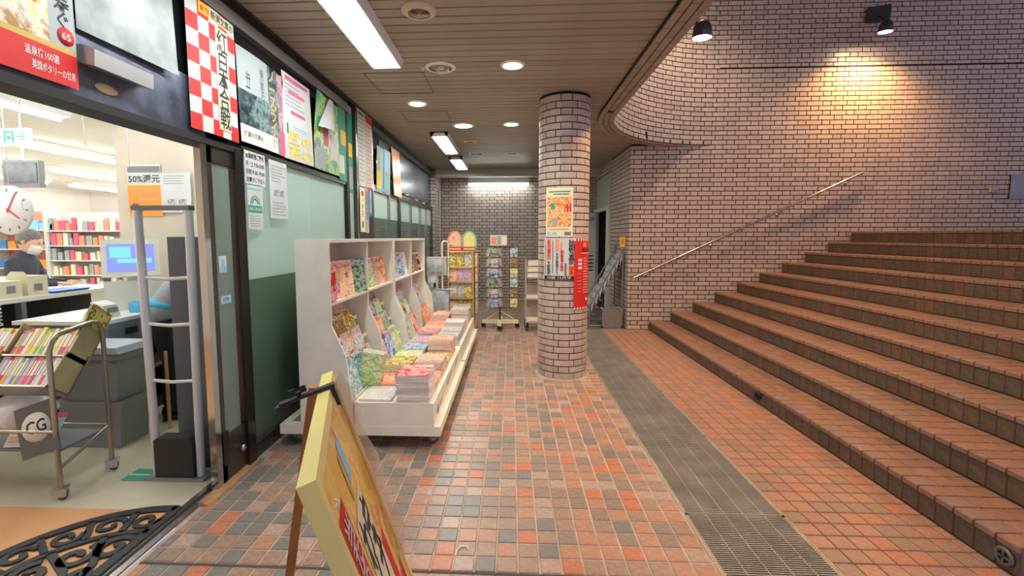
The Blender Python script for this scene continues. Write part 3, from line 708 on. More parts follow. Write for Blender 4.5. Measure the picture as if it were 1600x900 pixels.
# ================================================================= CEILING LAMPS
def spot(parent, loc, to, watts, col, angle, blend=.6, size=.06):
    l = bpy.data.lights.new('lamp_light', 'SPOT'); l.energy = watts; l.color = col; l.spot_size = angle; l.spot_blend = blend; l.shadow_soft_size = size
    o = bpy.data.objects.new('lamp_light', l); COL.objects.link(o)
    d = (Vector(to)-Vector(loc)).normalized(); o.parent = parent
    if parent.name in PINV: o.matrix_parent_inverse = PINV[parent.name]
    q = d.to_track_quat('-Z', 'Y'); o.matrix_basis = Matrix.Translation(loc) @ q.to_matrix().to_4x4()
tubeE = E('tube_glow', (.95, 1.0, .97), 25.); white_l = M('lamp_white', (236, 238, 236), .4)
def fluor(x0, x1, y0, y1, label):
    t = thing('fluorescent_lamp', label, 'lamp', ((x0+x1)/2, (y0+y1)/2, CEIL), 'corridor fluorescent lamps')
    z0, z1 = CEIL-.065, CEIL
    h = MB()
    h.prism([(x0-.015, z1), (x0, z0), (x0+.012, z0), (x0+.05, z1-.01), (x1-.05, z1-.01), (x1-.012, z0), (x1, z0), (x1+.015, z1)], y0, y1, 'y')
    part('housing', h, white_l, t)
    for yy in (y0, y1-.01): part('end_plate', MB().prism([(x0-.015, z1), (x0, z0), (x1, z0), (x1+.015, z1)], yy, yy+.01, 'y'), white_l, t)
    xc = (x0+x1)/2
    part('tube', MB().tube([(xc-.035, y0+.03, z0+.022), (xc-.035, y1-.03, z0+.022)], .016, 8), tubeE, t); part('tube', MB().tube([(xc+.035, y0+.03, z0+.022), (xc+.035, y1-.03, z0+.022)], .016, 8), tubeE, t)
fluor(-1.15, -.905, 1.35, 3.85, 'long fluorescent lamp on the ceiling near the entrance')
fluor(-1.12, -.89, 6.40, 7.75, 'middle fluorescent lamp on the corridor ceiling')
fluor(-1.13, -.90, 8.33, 9.52, 'farthest fluorescent lamp, next to the ceiling beam')
downE = E('downlight_glow', (1., .93, .80), 22.)
def downlight(x, y, r, on, label):
    t = thing('downlight', label, 'lamp', (x, y, CEIL), 'ceiling downlights')
    part('rim', MB().lathe([(r*.82, .0), (r*.85, -.012), (r, -.010), (r+.012, 0)], (x, y, CEIL), 28), white_l, t)
    if on:
        part('bulb', MB().lathe([(0, -.010), (r*.6, -.008), (r*.82, -.002)], (x, y, CEIL), 24), downE, t)
        spot(t, (x, y, CEIL-.03), (x, y, 0), 26, (1., .90, .76), radians(135), .8, .07)
    else:
        part('reflector', MB().lathe([(r*.82, -.004), (r*.5, .012), (0, .014)], (x, y, CEIL-.004), 24), M('reflector_dim', (150, 152, 150), .15, .9), t)
        part('bulb', MB().lathe([(0, -.016), (r*.2, -.012), (r*.26, .008)], (x, y, CEIL-.002), 14), M('bulb_off', (200, 200, 194), .3), t)
downlight(.004, 4.0, .095, True, 'lit downlight straight above the corridor, nearest one'); downlight(-1.03, 5.06, .10, True, 'lit downlight close to the shop front')
downlight(-.633, 6.07, .13, True, 'largest lit downlight in the middle of the ceiling'); downlight(-.008, 6.02, .10, True, 'lit downlight just left of the column top')
downlight(-.615, 4.03, .12, False, 'unlit recessed downlight beside the long lamp'); downlight(-.62, 8.07, .12, False, 'unlit recessed downlight far down the corridor, left'); downlight(.0, 8.04, .10, False, 'unlit recessed downlight far down the corridor, right')
cream_p = M('cream_plastic', (214, 200, 170), .5)
def diffuser(x, y, r, label):
    t = thing('air_diffuser', label, 'vent', (x, y, CEIL), 'ceiling air diffusers')
    part('flange', MB().lathe([(r*.62, -.022), (r*.75, -.024), (r, -.006), (r, 0)], (x, y, CEIL), 28), cream_p, t)
    for q in range(4):
        rr = r*(.58-.14*q); part('ring', MB().lathe([(rr, -.02-.002*q), (rr-.012, -.004), (rr-.018, -.004), (rr-.006, -.02-.002*q)], (x, y, CEIL), 24), cream_p, t)
    part('throat', MB().lathe([(0, -.001), (r*.62, -.001)], (x, y, CEIL), 24), M('throat_dark', (60, 50, 42), .9), t)
diffuser(-.597, 3.04, .115, 'round cream air diffuser near the top of the picture'); diffuser(-.63, 7.06, .10, 'small round air diffuser beyond the big downlight')
solo('sprinkler_sensor', MB().lathe([(0, -.02), (.012, -.018), (.02, 0)], (-.77, 4.03, CEIL), 12), cream_p, 'tiny cream ceiling sensor left of the unlit downlight', 'sensor')
# strip lamp over the back wall
t = thing('wall_lamp', 'strip lamp mounted high on the back wall', 'lamp', (-.32, BY-.1, 2.8))
part('housing', MB().prism([(BY-.2, 2.74), (BY-.16, 2.70), (BY, 2.74), (BY, 2.86), (BY-.18, 2.86)], -1.0, .40, 'x'), M('lamp_grey', (190, 192, 186), .5), t)
part('tube', MB().tube([(-.97, BY-.165, 2.69), (.37, BY-.165, 2.69)], .014, 8), E('strip_glow', (.9, 1., .95), 26.), t)
# wall washers of the stair well
warmE = E('warm_glow', (1., .80, .50), 70.)
lampblk = M('lamp_black', (58, 58, 66), .4, .3)
WARM = (1., .74, .52)
def washer(pos, wall, to, watts, label, ang=120, col=None):
    """pos: lamp face; wall: point of the wall plate"""
    t = thing('wall_washer', label, 'lamp', wall, 'warm wall washers')
    P = Vector(pos); W = Vector(wall); d = (Vector(to)-P).normalized()
    q = d.to_track_quat('-Z', 'Y').to_matrix().to_4x4()
    T = Matrix.Translation(P) @ q
    part('shade', MB().lathe([(.085, 0), (.09, .01), (.08, .10), (.05, .15), (0, .155)], n=20, T=T), lampblk, t)
    part('lens', MB().lathe([(0, .004), (.083, .004)], n=20, T=T), warmE, t)
    part('arm', MB().tube([P-d*.13, (P-d*.13)*.4+W*.6+Vector((0, 0, .03)), W], .014, 8), lampblk, t)
    dn = Vector((W.x-P.x, W.y-P.y, 0)).normalized(); s_ = dn.cross(Vector((0, 0, 1)))
    part('wall_box', MB().box(-.14, .14, -.12, .0, -.10, .10, T=frame(W, (s_.x, s_.y, 0), (dn.x, dn.y, 0), (0, 0, 1))), lampblk, t)
    spot(t, P+d*.02, to, watts, col or WARM, radians(ang), .75, .06)
washer((5.29, 7.0, 4.39), (5.47, WY-.002, 4.80), (5.29, 7.12, 2.6), 150, 'lit wall washer lamp high on the wall above the stairs', 140, (1., .52, .19))
washer((1.80, 4.6, 3.38), (1.235, 4.72, 3.62), (1.76, 4.75, 0), 75, 'lit wall washer lamp beside the ceiling edge', 165, (1., .54, .22))
washer((2.30, 6.15, 5.6), (1.36, 6.2, 5.85), (2.75, 6.7, 0), 150, 'wall washer lamp high on the curved wall above the picture', 112)
washer((1.85, 2.3, 3.60), (1.235, 2.4, 3.85), (2.2, 3.4, 0), 130, 'wall washer lamp above the near end of the stairs', 120)

# ================================================================= MAGAZINES
PALS = [('red and white', [(226, 40, 44), (240, 238, 232), (226, 60, 60), (180, 30, 40)], (250, 240, 230)), ('pink and yellow', [(236, 150, 180), (246, 226, 90), (250, 200, 214), (210, 70, 120)], (210, 30, 90)),
        ('black and green', [(30, 30, 34), (90, 140, 90), (190, 200, 180), (50, 60, 56)], (240, 240, 240)), ('orange and cream', [(240, 120, 60), (246, 226, 200), (230, 90, 50), (250, 180, 120)], (120, 30, 20)),
        ('blue and white', [(60, 100, 180), (236, 240, 244), (120, 170, 220), (40, 60, 120)], (230, 40, 50)), ('dark red patterned', [(120, 30, 34), (60, 24, 26), (220, 190, 170), (160, 60, 50)], (240, 220, 190)),
        ('lime and white', [(196, 210, 60), (242, 242, 236), (150, 190, 60), (226, 230, 160)], (40, 110, 60)), ('pale grey photo', [(196, 196, 196), (226, 222, 216), (150, 146, 146), (236, 234, 230)], (200, 50, 70)),
        ('lilac and pink', [(206, 180, 214), (240, 210, 224), (170, 130, 180), (236, 190, 206)], (120, 40, 110)), ('teal and white', [(80, 170, 170), (240, 244, 242), (60, 130, 150), (190, 224, 222)], (30, 60, 90)),
        ('beige portrait', [(226, 204, 180), (190, 150, 120), (240, 226, 210), (140, 100, 80)], (180, 40, 50)), ('white with red title', [(240, 240, 238), (226, 226, 222), (214, 206, 200), (246, 246, 244)], (220, 30, 40)),
        ('yellow and black', [(246, 220, 50), (40, 38, 34), (250, 236, 150), (220, 180, 40)], (200, 30, 30)), ('brown and gold', [(110, 80, 56), (196, 160, 90), (70, 50, 40), (220, 200, 150)], (250, 240, 220))]
COV = [cover('cover_%d' % i, p[1], p[2]) for i, p in enumerate(PALS)]
PAGES = M('page_edges', (226, 222, 212), .75, noise=(120, .1))
MAGM = {}
def mag_mesh(k, w_, h_, t_):
    key = (k, w_, h_, t_)
    if key not in MAGM:
        mb = MB(); c = min(.0012, t_*.12)
        mb.box(-w_/2, w_/2, -h_/2, h_/2, t_/2-c, t_/2, 0).box(-w_/2, w_/2, -h_/2, h_/2, -t_/2, -t_/2+c, 0).box(-w_/2, -w_/2+c, -h_/2, h_/2, -t_/2+c, t_/2-c, 0)
        mb.box(-w_/2+c, w_/2-.002, -h_/2+.0015, h_/2-.0015, -t_/2+c, t_/2-c, 1)
        MAGM[key] = mb.mesh('magazine', [COV[k], PAGES])
    return MAGM[key]
def magazine(T, k, label, group, size=(.21, .275, .012), name='magazine', cat='magazine'):
    o = link(name, mag_mesh(k, *size)); o.matrix_world = T; o['label'] = label; o['category'] = cat; o['group'] = group
    return o

# ================================================================= MAGAZINE RACK ON ITS DOLLY
wp = M('white_paint', (240, 238, 222), .5, noise=(7, .05), bump=(20, .2)); wp2 = M('white_laminate', (234, 230, 214), .45, noise=(2, .04)); inner = M('rack_inside', (206, 194, 178), .6, noise=(3, .06))
cast_m = M('caster_grey', (110, 106, 100), .5, .4); tyre = M('tyre_grey', (84, 80, 76), .7)
def caster(parent, x, y, z_top, r=.055, ang=0., name='caster', mat=None):
    """swivel caster hanging from z_top, wheel on the floor"""
    mb = MB(); T = Matrix.Translation((x, y, 0)) @ rotz(ang)
    c = part(name, MB().box(-.035, .035, -.03, .03, z_top-.008, z_top, T=T).box(-.03, .03, -.022, -.016, r, z_top-.006, T=T).box(-.03, .03, .016, .022, r, z_top-.006, T=T), mat or cast_m, parent)
    W = MB(); W.lathe([(r*.55, -.012), (r*.8, -.014), (r, -.010), (r, .010), (r*.8, .014), (r*.55, .012)], n=20, T=T @ Matrix.Translation((r*.35, 0, r)) @ Matrix.Rotation(pi/2, 4, 'X'))
    part('wheel', W, tyre, c)
    part('hub', MB().lathe([(0, -.013), (r*.56, -.011), (r*.56, .011), (0, .013)], n=14, T=T @ Matrix.Translation((r*.35, 0, r)) @ Matrix.Rotation(pi/2, 4, 'X')), M('hub_pale', (170, 166, 158), .5), c)
def dolly(y0, y1, label):
    t = thing('rack_dolly', label, 'dolly', (-1.08, (y0+y1)/2, 0), 'magazine rack dollies')
    mb = MB(); z0, z1 = .098, .168
    mb.box(-1.655, -.50, y0, y0+.06, z0, z1).box(-1.655, -.50, y1-.06, y1, z0, z1).box(-1.655, -1.595, y0+.06, y1-.06, z0, z1).box(-.56, -.50, y0+.06, y1-.06, z0, z1)
    part('frame', mb, wp, t); part('deck', MB().box(-1.5, -.56, y0+.06, y1-.06, z0+.03, z1-.002), wp, t)
    for (x, y, a) in ((-1.575, y0+.10, .4), (-.585, y0+.10, .5), (-1.575, y1-.1, 1.), (-.585, y1-.1, 1.4)): caster(t, x, y, z0, .044, a)
dolly(3.09, 4.80, 'white painted dolly on casters under the near magazine rack'); dolly(4.85, 6.56, 'white painted dolly under the far magazine rack')
def rack(y0, y1, n, label, extra=()):
    """upright rack: side panels, back, dividers, shelves"""
    t = thing('magazine_rack', label, 'magazine rack', (-1.4, (y0+y1)/2, .168), 'white magazine racks')
    prof = [(-1.50, .168), (-1.50, 1.487), (-1.258, 1.487), (-1.258, .885), (-1.20, .756), (-1.16, .665), (-1.135, .435), (-1.115, .168)]
    part('side_panel', MB().prism(prof, y0, y0+.018, 'y'), wp, t); part('side_panel', MB().prism(prof, y1-.018, y1, 'y'), wp, t)
    part('back_panel', MB().box(-1.50, -1.488, y0+.018, y1-.018, .168, 1.47), inner, t)
    part('top_board', MB().box(-1.50, -1.255, y0+.018, y1-.018, 1.462, 1.487), wp2, t)
    for q in range(1, n):
        yy = y0+(y1-y0)*q/n; part('divider', MB().prism([(-1.488, .168), (-1.488, 1.462), (-1.262, 1.462), (-1.262, .885), (-1.204, .756), (-1.164, .665), (-1.139, .435), (-1.125, .168)], yy-.01, yy+.01, 'y'), wp2, t)
    part('shelf', MB().box(-1.488, -1.262, y0+.018, y1-.018, 1.02, 1.038), wp2, t, 'white shelf board under the upper compartments')
    for z in extra: part('shelf', MB().box(-1.488, -1.262, y0+.018, y1-.018, z, z+.018), wp2, t)
    for q in range(4):      # stepped ledges for the front facing tiers
        x = -1.40+.085*q; z = .80-.155*q
        part('ledge', MB().box(x-.06, x+.03, y0+.018, y1-.018, z-.012, z).box(x+.024, x+.03, y0+.018, y1-.018, z, z+.02), wp2, t)
rack(3.09, 4.80, 2, 'white magazine rack nearest the camera with plain side panel'); rack(4.85, 6.56, 2, 'second white magazine rack, farther along the shop front')
def face_out(x, y, z, k, tilt, label, group, size=(.21, .275, .012), yaw=0., name='magazine', cat='magazine'):
    """stands on z with its cover to +X, top leaning back, turned by yaw"""
    w_, h_, t_ = size
    T = Matrix.Translation((x, y, z)) @ rotz(yaw) @ Matrix(((0, 0, 1, 0), (1, 0, 0, 0), (0, 1, 0, 0), (0, 0, 0, 1))) @ Matrix.Rotation(-tilt, 4, 'X') @ Matrix.Translation((0, h_/2+t_*.5*sin(abs(tilt)), 0))
    return magazine(T, k, label, group, size, name, cat)
g1 = 'magazines in the upper compartments'
up = [(3.20, 0, 'red and white boxed', -.25), (3.36, 1, 'pink and yellow', -.45), (3.52, 1, 'pink photo', -.45), (3.66, 2, 'black and green', -.5), (3.80, 2, 'black and white', -.55)]
for q, (yy, k, d, yw) in enumerate(up): face_out(-1.31, yy, 1.04, k, .16, '%s magazine on the near rack upper shelf, %s from the near end' % (d, ORD[q]), g1, (.20, .28, .014), yw)
for q, (yy, k, d) in enumerate(((4.12, 6, 'pale green'), (4.28, 10, 'beige'), (4.52, 3, 'orange'))): face_out(-1.33, yy, 1.04, k, .18, '%s magazine in the second compartment of the near rack' % d, g1, (.20, .27, .012), -.45)
for q, (yy, k, d) in enumerate(((5.05, 7, 'plain grey'), (5.3, 4, 'blue and white'), (5.48, 11, 'white'), (5.85, 5, 'dark red'), (6.1, 13, 'brown'), (6.3, 5, 'deep red patterned'))): face_out(-1.33, yy, 1.04, k, .18, '%s magazine on the far rack upper shelf' % d, g1, (.21, .28, .012), -.45)
# red slip box with lettering card at the near end
face_out(-1.285, 3.165, 1.04, 0, .02, 'red boxed volume standing at the near end of the upper shelf', g1, (.075, .25, .05), -.1, 'boxed_volume', 'book')
names = {}
g2 = 'magazines on the stepped tiers'
for rk, (ya, yb, rn) in enumerate(((3.12, 3.93, 'near rack left bay'), (3.96, 4.77, 'near rack right bay'), (4.88, 5.69, 'far rack left bay'), (5.72, 6.53, 'far rack right bay'))):
    for tier in range(4):
        x = -1.40+.085*tier; z = .80-.155*tier
        yy = ya+.12; q = 0
        while yy < yb-.08:
            k = random.randrange(len(PALS)); s_ = (.21, .27, .010) if tier > 1 else (.20, .25, .010)
            face_out(x+.008, yy, z, k, .32+random.uniform(-.03, .03), '%s magazine, %s in the %s tier of the %s' % (PALS[k][0], ORD[q], ORD[tier], rn), g2, s_, random.uniform(-.15, .05))
            if random.random() < .4: face_out(x-.014, yy+.05, z, random.randrange(len(PALS)), .32, 'magazine tucked behind the %s one, %s tier of the %s' % (ORD[q], ORD[tier], rn), g2, s_, 0)
            yy += .225; q += 1
# lime spined volumes packed upright at the foot of the first bay
for q in range(4):
    T = Matrix.Translation((-1.09, 3.42+.028*q, .335+.14)) @ Matrix.Rotation(.16, 4, 'Y') @ Matrix(((1, 0, 0, 0), (0, 0, 1, 0), (0, 1, 0, 0), (0, 0, 0, 1))) @ rotz(pi)
    magazine(T, 6, 'lime green volume packed upright by the near rack foot', 'lime green volumes', (.17, .27, .02), 'book', 'book')

# low display tables in front of the racks, loaded with stacks
def table(y0, y1, label):
    t = thing('display_table', label, 'display table', (-.83, (y0+y1)/2, .168), 'low display tables')
    part('front_board', MB().box(-.56, -.545, y0, y1, .168, .335), wp, t); part('end_board', MB().box(-1.112, -.56, y0, y0+.015, .168, .325), wp, t); part('end_board', MB().box(-1.112, -.56, y1-.015, y1, .168, .325), wp, t)
    part('table_top', MB().box(-1.112, -.56, y0+.0, y1, .325, .335), wp2, t)
table(3.092, 4.80, 'low white display table at the near rack'); table(4.85, 6.56, 'low white display table at the far rack')
STK = []
rowsY = [3.25, 3.56, 3.87, 4.18, 4.49, 4.98, 5.29, 5.6, 5.91, 6.22, 6.45]
leftN = [1, 3, 5, 5, 4, 3, 4, 5, 4, 6, 5]; rightN = [9, 4, 8, 5, 9, 5, 5, 7, 4, 9, 9]
leftK = [11, 3, 12, 6, 4, 8, 0, 1, 3, 1, 0]; rightK = [11, 3, 10, 12, 3, 9, 7, 11, 0, 7, 2]
for r, yy in enumerate(rowsY):
    for side, (n, k) in enumerate(((leftN[r], leftK[r]), (rightN[r], rightK[r]))):
        z = .335; xc = -.965 if side == 0 else -.70
        t_ = .021 if (side == 1 and r in (0, 9, 10)) else random.choice([.010, .014, .018])
        for q in range(n):
            kk = k if q < n-1 else (k if r else [11, 0][side])
            T = Matrix.Translation((xc+random.uniform(-.006, .006), yy+random.uniform(-.008, .008), z+t_/2)) @ rotz(random.uniform(-.04, .04)+(pi if (q % 2 and n > 5) else 0))
            lab = '%s magazine topping the %s stack of table row %s' % (PALS[kk][0], 'rack side' if side == 0 else 'aisle side', ORD[r]) if q == n-1 else '%s magazine piled in the %s stack of table row %s' % (PALS[kk][0], 'rack side' if side == 0 else 'aisle side', ORD[r])
            magazine(T, kk, lab, '%s stack in table row %s' % ('rack side' if side == 0 else 'aisle side', ORD[r]), (.235, .285, t_)); z += t_+.0006
# paper price cards hanging over the edge
for q, (yy, zz) in enumerate(((3.22, .27), (3.75, .31), (4.25, .32))):
    poster('price_card', 'white price card hanging over the table edge, %s from the near end' % ORD[q], 'card', frame((-.541, yy, zz-.06), (0, 1, 0), (.25, 0, .968), (.968, 0, -.25)), .08, .12, PAPER, [(.1, .6, .9, .9, 'orange' if q else 'pink')])

# ================================================================= SIGN BOARD
yel = M('frame_yellow', (244, 226, 140), .45, noise=(9, .05)); ochre = yel
P1 = Vector((-.568, 1.381, 1.08)); P2 = Vector((-.343, .739, 1.08))
e = (P2-P1); W_ = e.length; e.normalize(); nh = Vector((-e.y, e.x, 0)); nh = nh if nh.x > 0 else -nh
a_ = radians(18); dn = nh*sin(a_)-Vector((0, 0, 1))*cos(a_); nf = e.cross(dn).normalized(); nf = nf if nf.x > 0 else -nf
H_ = 1.09
ab_ = thing('sign_board', 'yellow framed folding sign board with a colourful poster', 'sign board', (-.4, 1.1, 0))
TB = frame(P1, e, dn, nf)      # x along the top edge, y down the board, z out of the printed face
part('frame', MB().box(0, W_, 0, .03, -.028, .006, T=TB).box(0, W_, H_-.03, H_, -.028, .006, T=TB).box(0, .025, .03, H_-.03, -.028, .006, T=TB).box(W_-.025, W_, .03, H_-.03, -.028, .006, T=TB), yel, ab_)
part('panel', MB().box(.025, W_-.025, .03, H_-.03, -.012, -.006, T=TB), M('panel_board', (200, 170, 110), .6), ab_)
dl = -nh*sin(radians(8.5))-Vector((0, 0, 1))*cos(radians(8.5)); TL = frame(P1-nf*.03, e, dl, e.cross(dl))
Lg = 1.08/cos(radians(8.5))-.01
part('back_leg', MB().box(.0, .042, .03, Lg-.005, -.03, -.004, T=TL), M('leg_wood', (168, 112, 54), .5, noise=(12, .2)), ab_)
poster('sale_poster', 'bright yellow and red sale poster clipped in the sign board', 'poster', None, W_-.05, H_-.06, cover('print_sale', [(244, 196, 40), (240, 176, 40), (250, 220, 90), (226, 120, 50)], (200, 40, 40), 7), [
    (.06, .70, .22, .9, 'red'), (.02, .48, .2, .62, 'red'), (.62, .12, .74, .60, 'red'), (.60, .02, .72, .35, 'purple'), (.78, .10, .92, .42, 'pink'), (.27, .30, .60, .80, 'cream'), (.46, .84, .56, .95, 'sky'), (.40, .82, .45, .93, 'gold')],
    [(V('わくわく'), .28, .32, .43, .79, 'black'), (V('宝くじ'), .44, .32, .59, .79, 'black'), (V('発売中'), .61, .04, .71, .33, 'white'), (V('当たる'), .08, .72, .2, .88, 'white'), (V('開催中'), .80, .12, .9, .4, 'red')],
    mapf=lambda p: TB @ Vector((W_-.025-p.x, H_-.03-p.y, -.004+p.z)))
film = glassy('clear_film', (240, 236, 232), .35, (226, 214, 208), .15)
fm = MB(); NX = 4; NY = 16
for j in range(NY+1):
    for i in range(NX+1):
        u = i/NX; v = j/NY; fm.v.append(tuple(TB @ Vector((-.012+.13*u+.012*sin(v*17)*(1-u), .01+v*.62, .012+.03*(1-u)*(.4+.6*abs(sin(v*9)))))))
for j in range(NY):
    for i in range(NX): fm.f.append((j*(NX+1)+i, j*(NX+1)+i+1, (j+1)*(NX+1)+i+1, (j+1)*(NX+1)+i)); fm.m.append(0); fm.sm.append(True)
part('clear_film', fm, film, ab_)
for (u, v) in ((W_-.05, .08), (W_-.06, .30), (.05, .62)): part('clip', MB().tube([TB @ Vector((u-.012, v, .008)), TB @ Vector((u, v, .016)), TB @ Vector((u+.014, v+.004, .008))], .0025, 6), INK['white'], ab_)
cl = thing('clamp', 'black metal clamp with wing nut gripping the sign board top', 'clamp', tuple(P1+e*.17))
C0 = P1+e*.17
Tc = frame(C0, nf, e, Vector(nf).cross(e))
gm = M('gunmetal', (56, 56, 56), .4, .7)
up_ = -dn
Tc = frame(C0+up_*.006, nf, e, up_)
part('jaw', MB().box(-.13, .02, -.012, .012, -.004, .004, T=Tc).box(-.14, -.11, -.012, .012, -.012, -.002, T=Tc), gm, cl); part('jaw', MB().box(.008, .018, -.01, .01, -.06, 0, T=Tc), gm, cl)
part('wing_nut', MB().tube([Tc @ Vector((-.075, 0, .004)), Tc @ Vector((-.075, 0, .016))], .007, 8).box(-.098, -.082, -.003, .003, .010, .028, T=Tc).box(-.068, -.052, -.003, .003, .010, .028, T=Tc), black, cl)

# ================================================================= COLUMN POSTERS
def onc(a_mid, w_, z0, lift=.004):
    def f(p):
        r = CR+lift+p.z; a = a_mid+(p.x-w_/2)/CR; return Vector((CC.x+r*cos(a), CC.y+r*sin(a), z0+p.y))
    return f
aim = atan2(-CC.y, -CC.x)
def ang_at(u): return aim+math.asin(max(-1, min(1, (u-876.6)/40.3)))
coll = cover('print_dishes', [(230, 80, 40), (244, 176, 90), (236, 216, 170), (190, 110, 50)], (90, 140, 80), 22)
poster('food_poster', 'yellow poster with a collage of food photos on the column', 'poster', None, .285, .50, INK['cream'], [(.06, .2, .94, .80, coll), (.7, .68, .94, .8, 'orange'), (.7, .5, .94, .66, 'red'), (.2, .56, .36, .68, 'green'), (.26, .22, .46, .38, 'palegrey'), (.06, .03, .2, .1, 'sky'), (.26, .03, .44, .1, 'sky'), (.7, .03, .94, .1, 'grey')]+[(.12, .9, .9, .925, 'green'), (.3, .85, .85, .875, 'green'), (.15, .14, .88, .165, 'gold')], mapf=onc(ang_at(869.5), .285, 1.503), nx=10)
poster('event_poster', 'white poster of vertical red and black text columns on the column', 'poster', None, .335, .425, PAPER, [(.02, 0, .98, .09, 'black'), (.8, .1, .97, .34, 'orange'), (.40, .68, .51, .98, 'salmon'), (.12, .48, .25, .98, 'salmon')]+[(.05, .12, .07, .95, 'grey'), (.3, .15, .33, .95, 'grey'), (.55, .55, .6, .9, 'salmon'), (.68, .1, .74, .4, 'grey')],
       [(V('秋期写真家'), .79, .36, .98, .97, 'black'), (V('特集'), .82, .12, .96, .33, 'red'), (V('私の東大'), .125, .5, .245, .96, 'red'), (V('大阪急'), .125, .12, .245, .46, 'black'), (V('北の国から'), .41, .12, .50, .66, 'black'), (V('読書週間'), .55, .2, .65, .72, 'red'), ('28歳 12月号', .12, .015, .88, .075, 'white')], mapf=onc(ang_at(870.2), .335, 1.062), nx=12)
poster('red_banner', 'long red hanging banner with white list wrapped on the column', 'banner', None, .22, .735, INK['red'], [(i*.166, .965, i*.166+.083, 1, 'white') for i in range(6)]+[(i*.166, 0, i*.166+.083, .03, 'white') for i in range(6)]+[(.5, .88, .72, .945, 'orange'), (.35, .79, .98, .80, 'white')]+[(.2, .68-.055*i, .42, .715-.055*i, 'white') for i in range(3)]+lines(.5, .22, .9, .74, 14, 'salmon')+[(.18, .50-.05*i, .38, .508-.05*i, 'salmon') for i in range(6)]+[(.68, .12, .85, .16, 'white')], [('紅白', .40, .81, .96, .87, 'black'), ('7', .57, .895, .65, .93, 'red')], mapf=onc(ang_at(906.5), .22, .75, .008), nx=8)

# ================================================================= RACKS AT THE FAR END
yw = M('wire_yellow', (222, 190, 90), .4, .2); ww = M('wire_white', (226, 222, 200), .4); bk = M('wire_black', (40, 44, 50), .4, .3)
def bx(n_): return random.randrange(len(PALS))
# yellow wire book rack
t = thing('wire_book_rack', 'yellow wire rack of children books at the corridor end', 'book rack', (-.80, 7.2, 0))
xs0, xs1, ya, yb = -.985, -.60, 7.02, 7.38
for (x, y) in ((xs0, ya), (xs1, ya), (xs0, yb), (xs1, yb)): part('post', MB().tube([(x, y, .12), (x, y, 1.27)], .010, 6), yw, t)
for z in (.30, .55, .80, 1.03): part('wire_shelf', MB().tube([(xs0, ya, z), (xs1, ya, z)], .006, 5).tube([(xs0, yb, z), (xs1, yb, z)], .006, 5).tube([(xs0, ya, z), (xs0, yb, z)], .006, 5).tube([(xs1, ya, z), (xs1, yb, z)], .006, 5).tube([(xs0, ya-.0, z+.08), (xs1, ya, z+.08)], .005, 5).box(xs0, xs1, ya, yb, z-.003, z), yw, t)
part('top_ring', MB().tube([(xs0-.0, ya, 1.27), (xs1, ya, 1.27), (xs1, yb, 1.27), (xs0, yb, 1.27), (xs0, ya, 1.27)], .010, 6), yw, t)
for (x, y) in ((xs0, ya), (xs1, ya), (xs0, yb), (xs1, yb)): caster(t, x, y, .12, .04, .6, mat=yw)
for zi, z in enumerate((.303, .553, .803, 1.033)):
    for q in range(3):
        T = Matrix.Translation((xs0+.075+.118*q, ya+.04, z+.105)) @ Matrix.Rotation(pi/2-.12, 4, 'X')
        k = random.choice([1, 8, 7, 12, 0]); magazine(T, k, '%s childrens book, %s from left on the %s wire shelf up' % (PALS[k][0], ORD[q], ORD[zi]), 'books on the yellow wire rack', (.112, .19, .03), 'picture_book', 'book')
    T = Matrix.Translation((xs1+.05, ya+.17, z+.11)) @ rotz(pi/2) @ Matrix.Rotation(pi/2, 4, 'X')
    magazine(T, [7, 8, 1, 1][zi], 'large %s book hung on the wire rack side, %s level up' % (PALS[[7, 8, 1, 1][zi]][0], ORD[zi]), 'books on the yellow wire rack', (.24, .21, .03), 'picture_book', 'book')
tp = thing('display_topper', 'two-panel cardboard topper with red captions on the yellow rack', 'display card', (-.78, 7.1, 1.27))
def outline(cx_, base): return [(cx_-.115, base), (cx_+.115, base), (cx_+.115, base+.2), (cx_+.085, base+.265), (cx_+.04, base+.31), (cx_-.04, base+.31), (cx_-.085, base+.265), (cx_-.115, base+.2)]
for cx_, base_m, ph in ((-.885, INK['salmon'], 4), (-.66, INK['mint'], 12)):
    pp = part('card_panel', MB().prism(outline(cx_, 1.285), 7.10, 7.106, 'y'), base_m, tp)
    part('picture', MB().prism([(cx_-.085, 1.36), (cx_+.085, 1.36), (cx_+.085, 1.49), (cx_+.03, 1.575), (cx_-.03, 1.575), (cx_-.085, 1.49)], 7.0985, 7.10, 'y'), cover('print_topper_%d' % ph, PALS[1][1] if ph == 4 else PALS[12][1][:1]+[(250, 236, 150), (246, 220, 90), (200, 220, 200)], (240, 240, 240), 16), pp)
    part('caption', MB().box(cx_-.11, cx_+.11, 7.097, 7.0985, 1.29, 1.345), INK['red'], pp)
    part('caption_print', MB().box(cx_-.09, cx_+.09, 7.0962, 7.0968, 1.308, 1.328), INK['white'], pp)
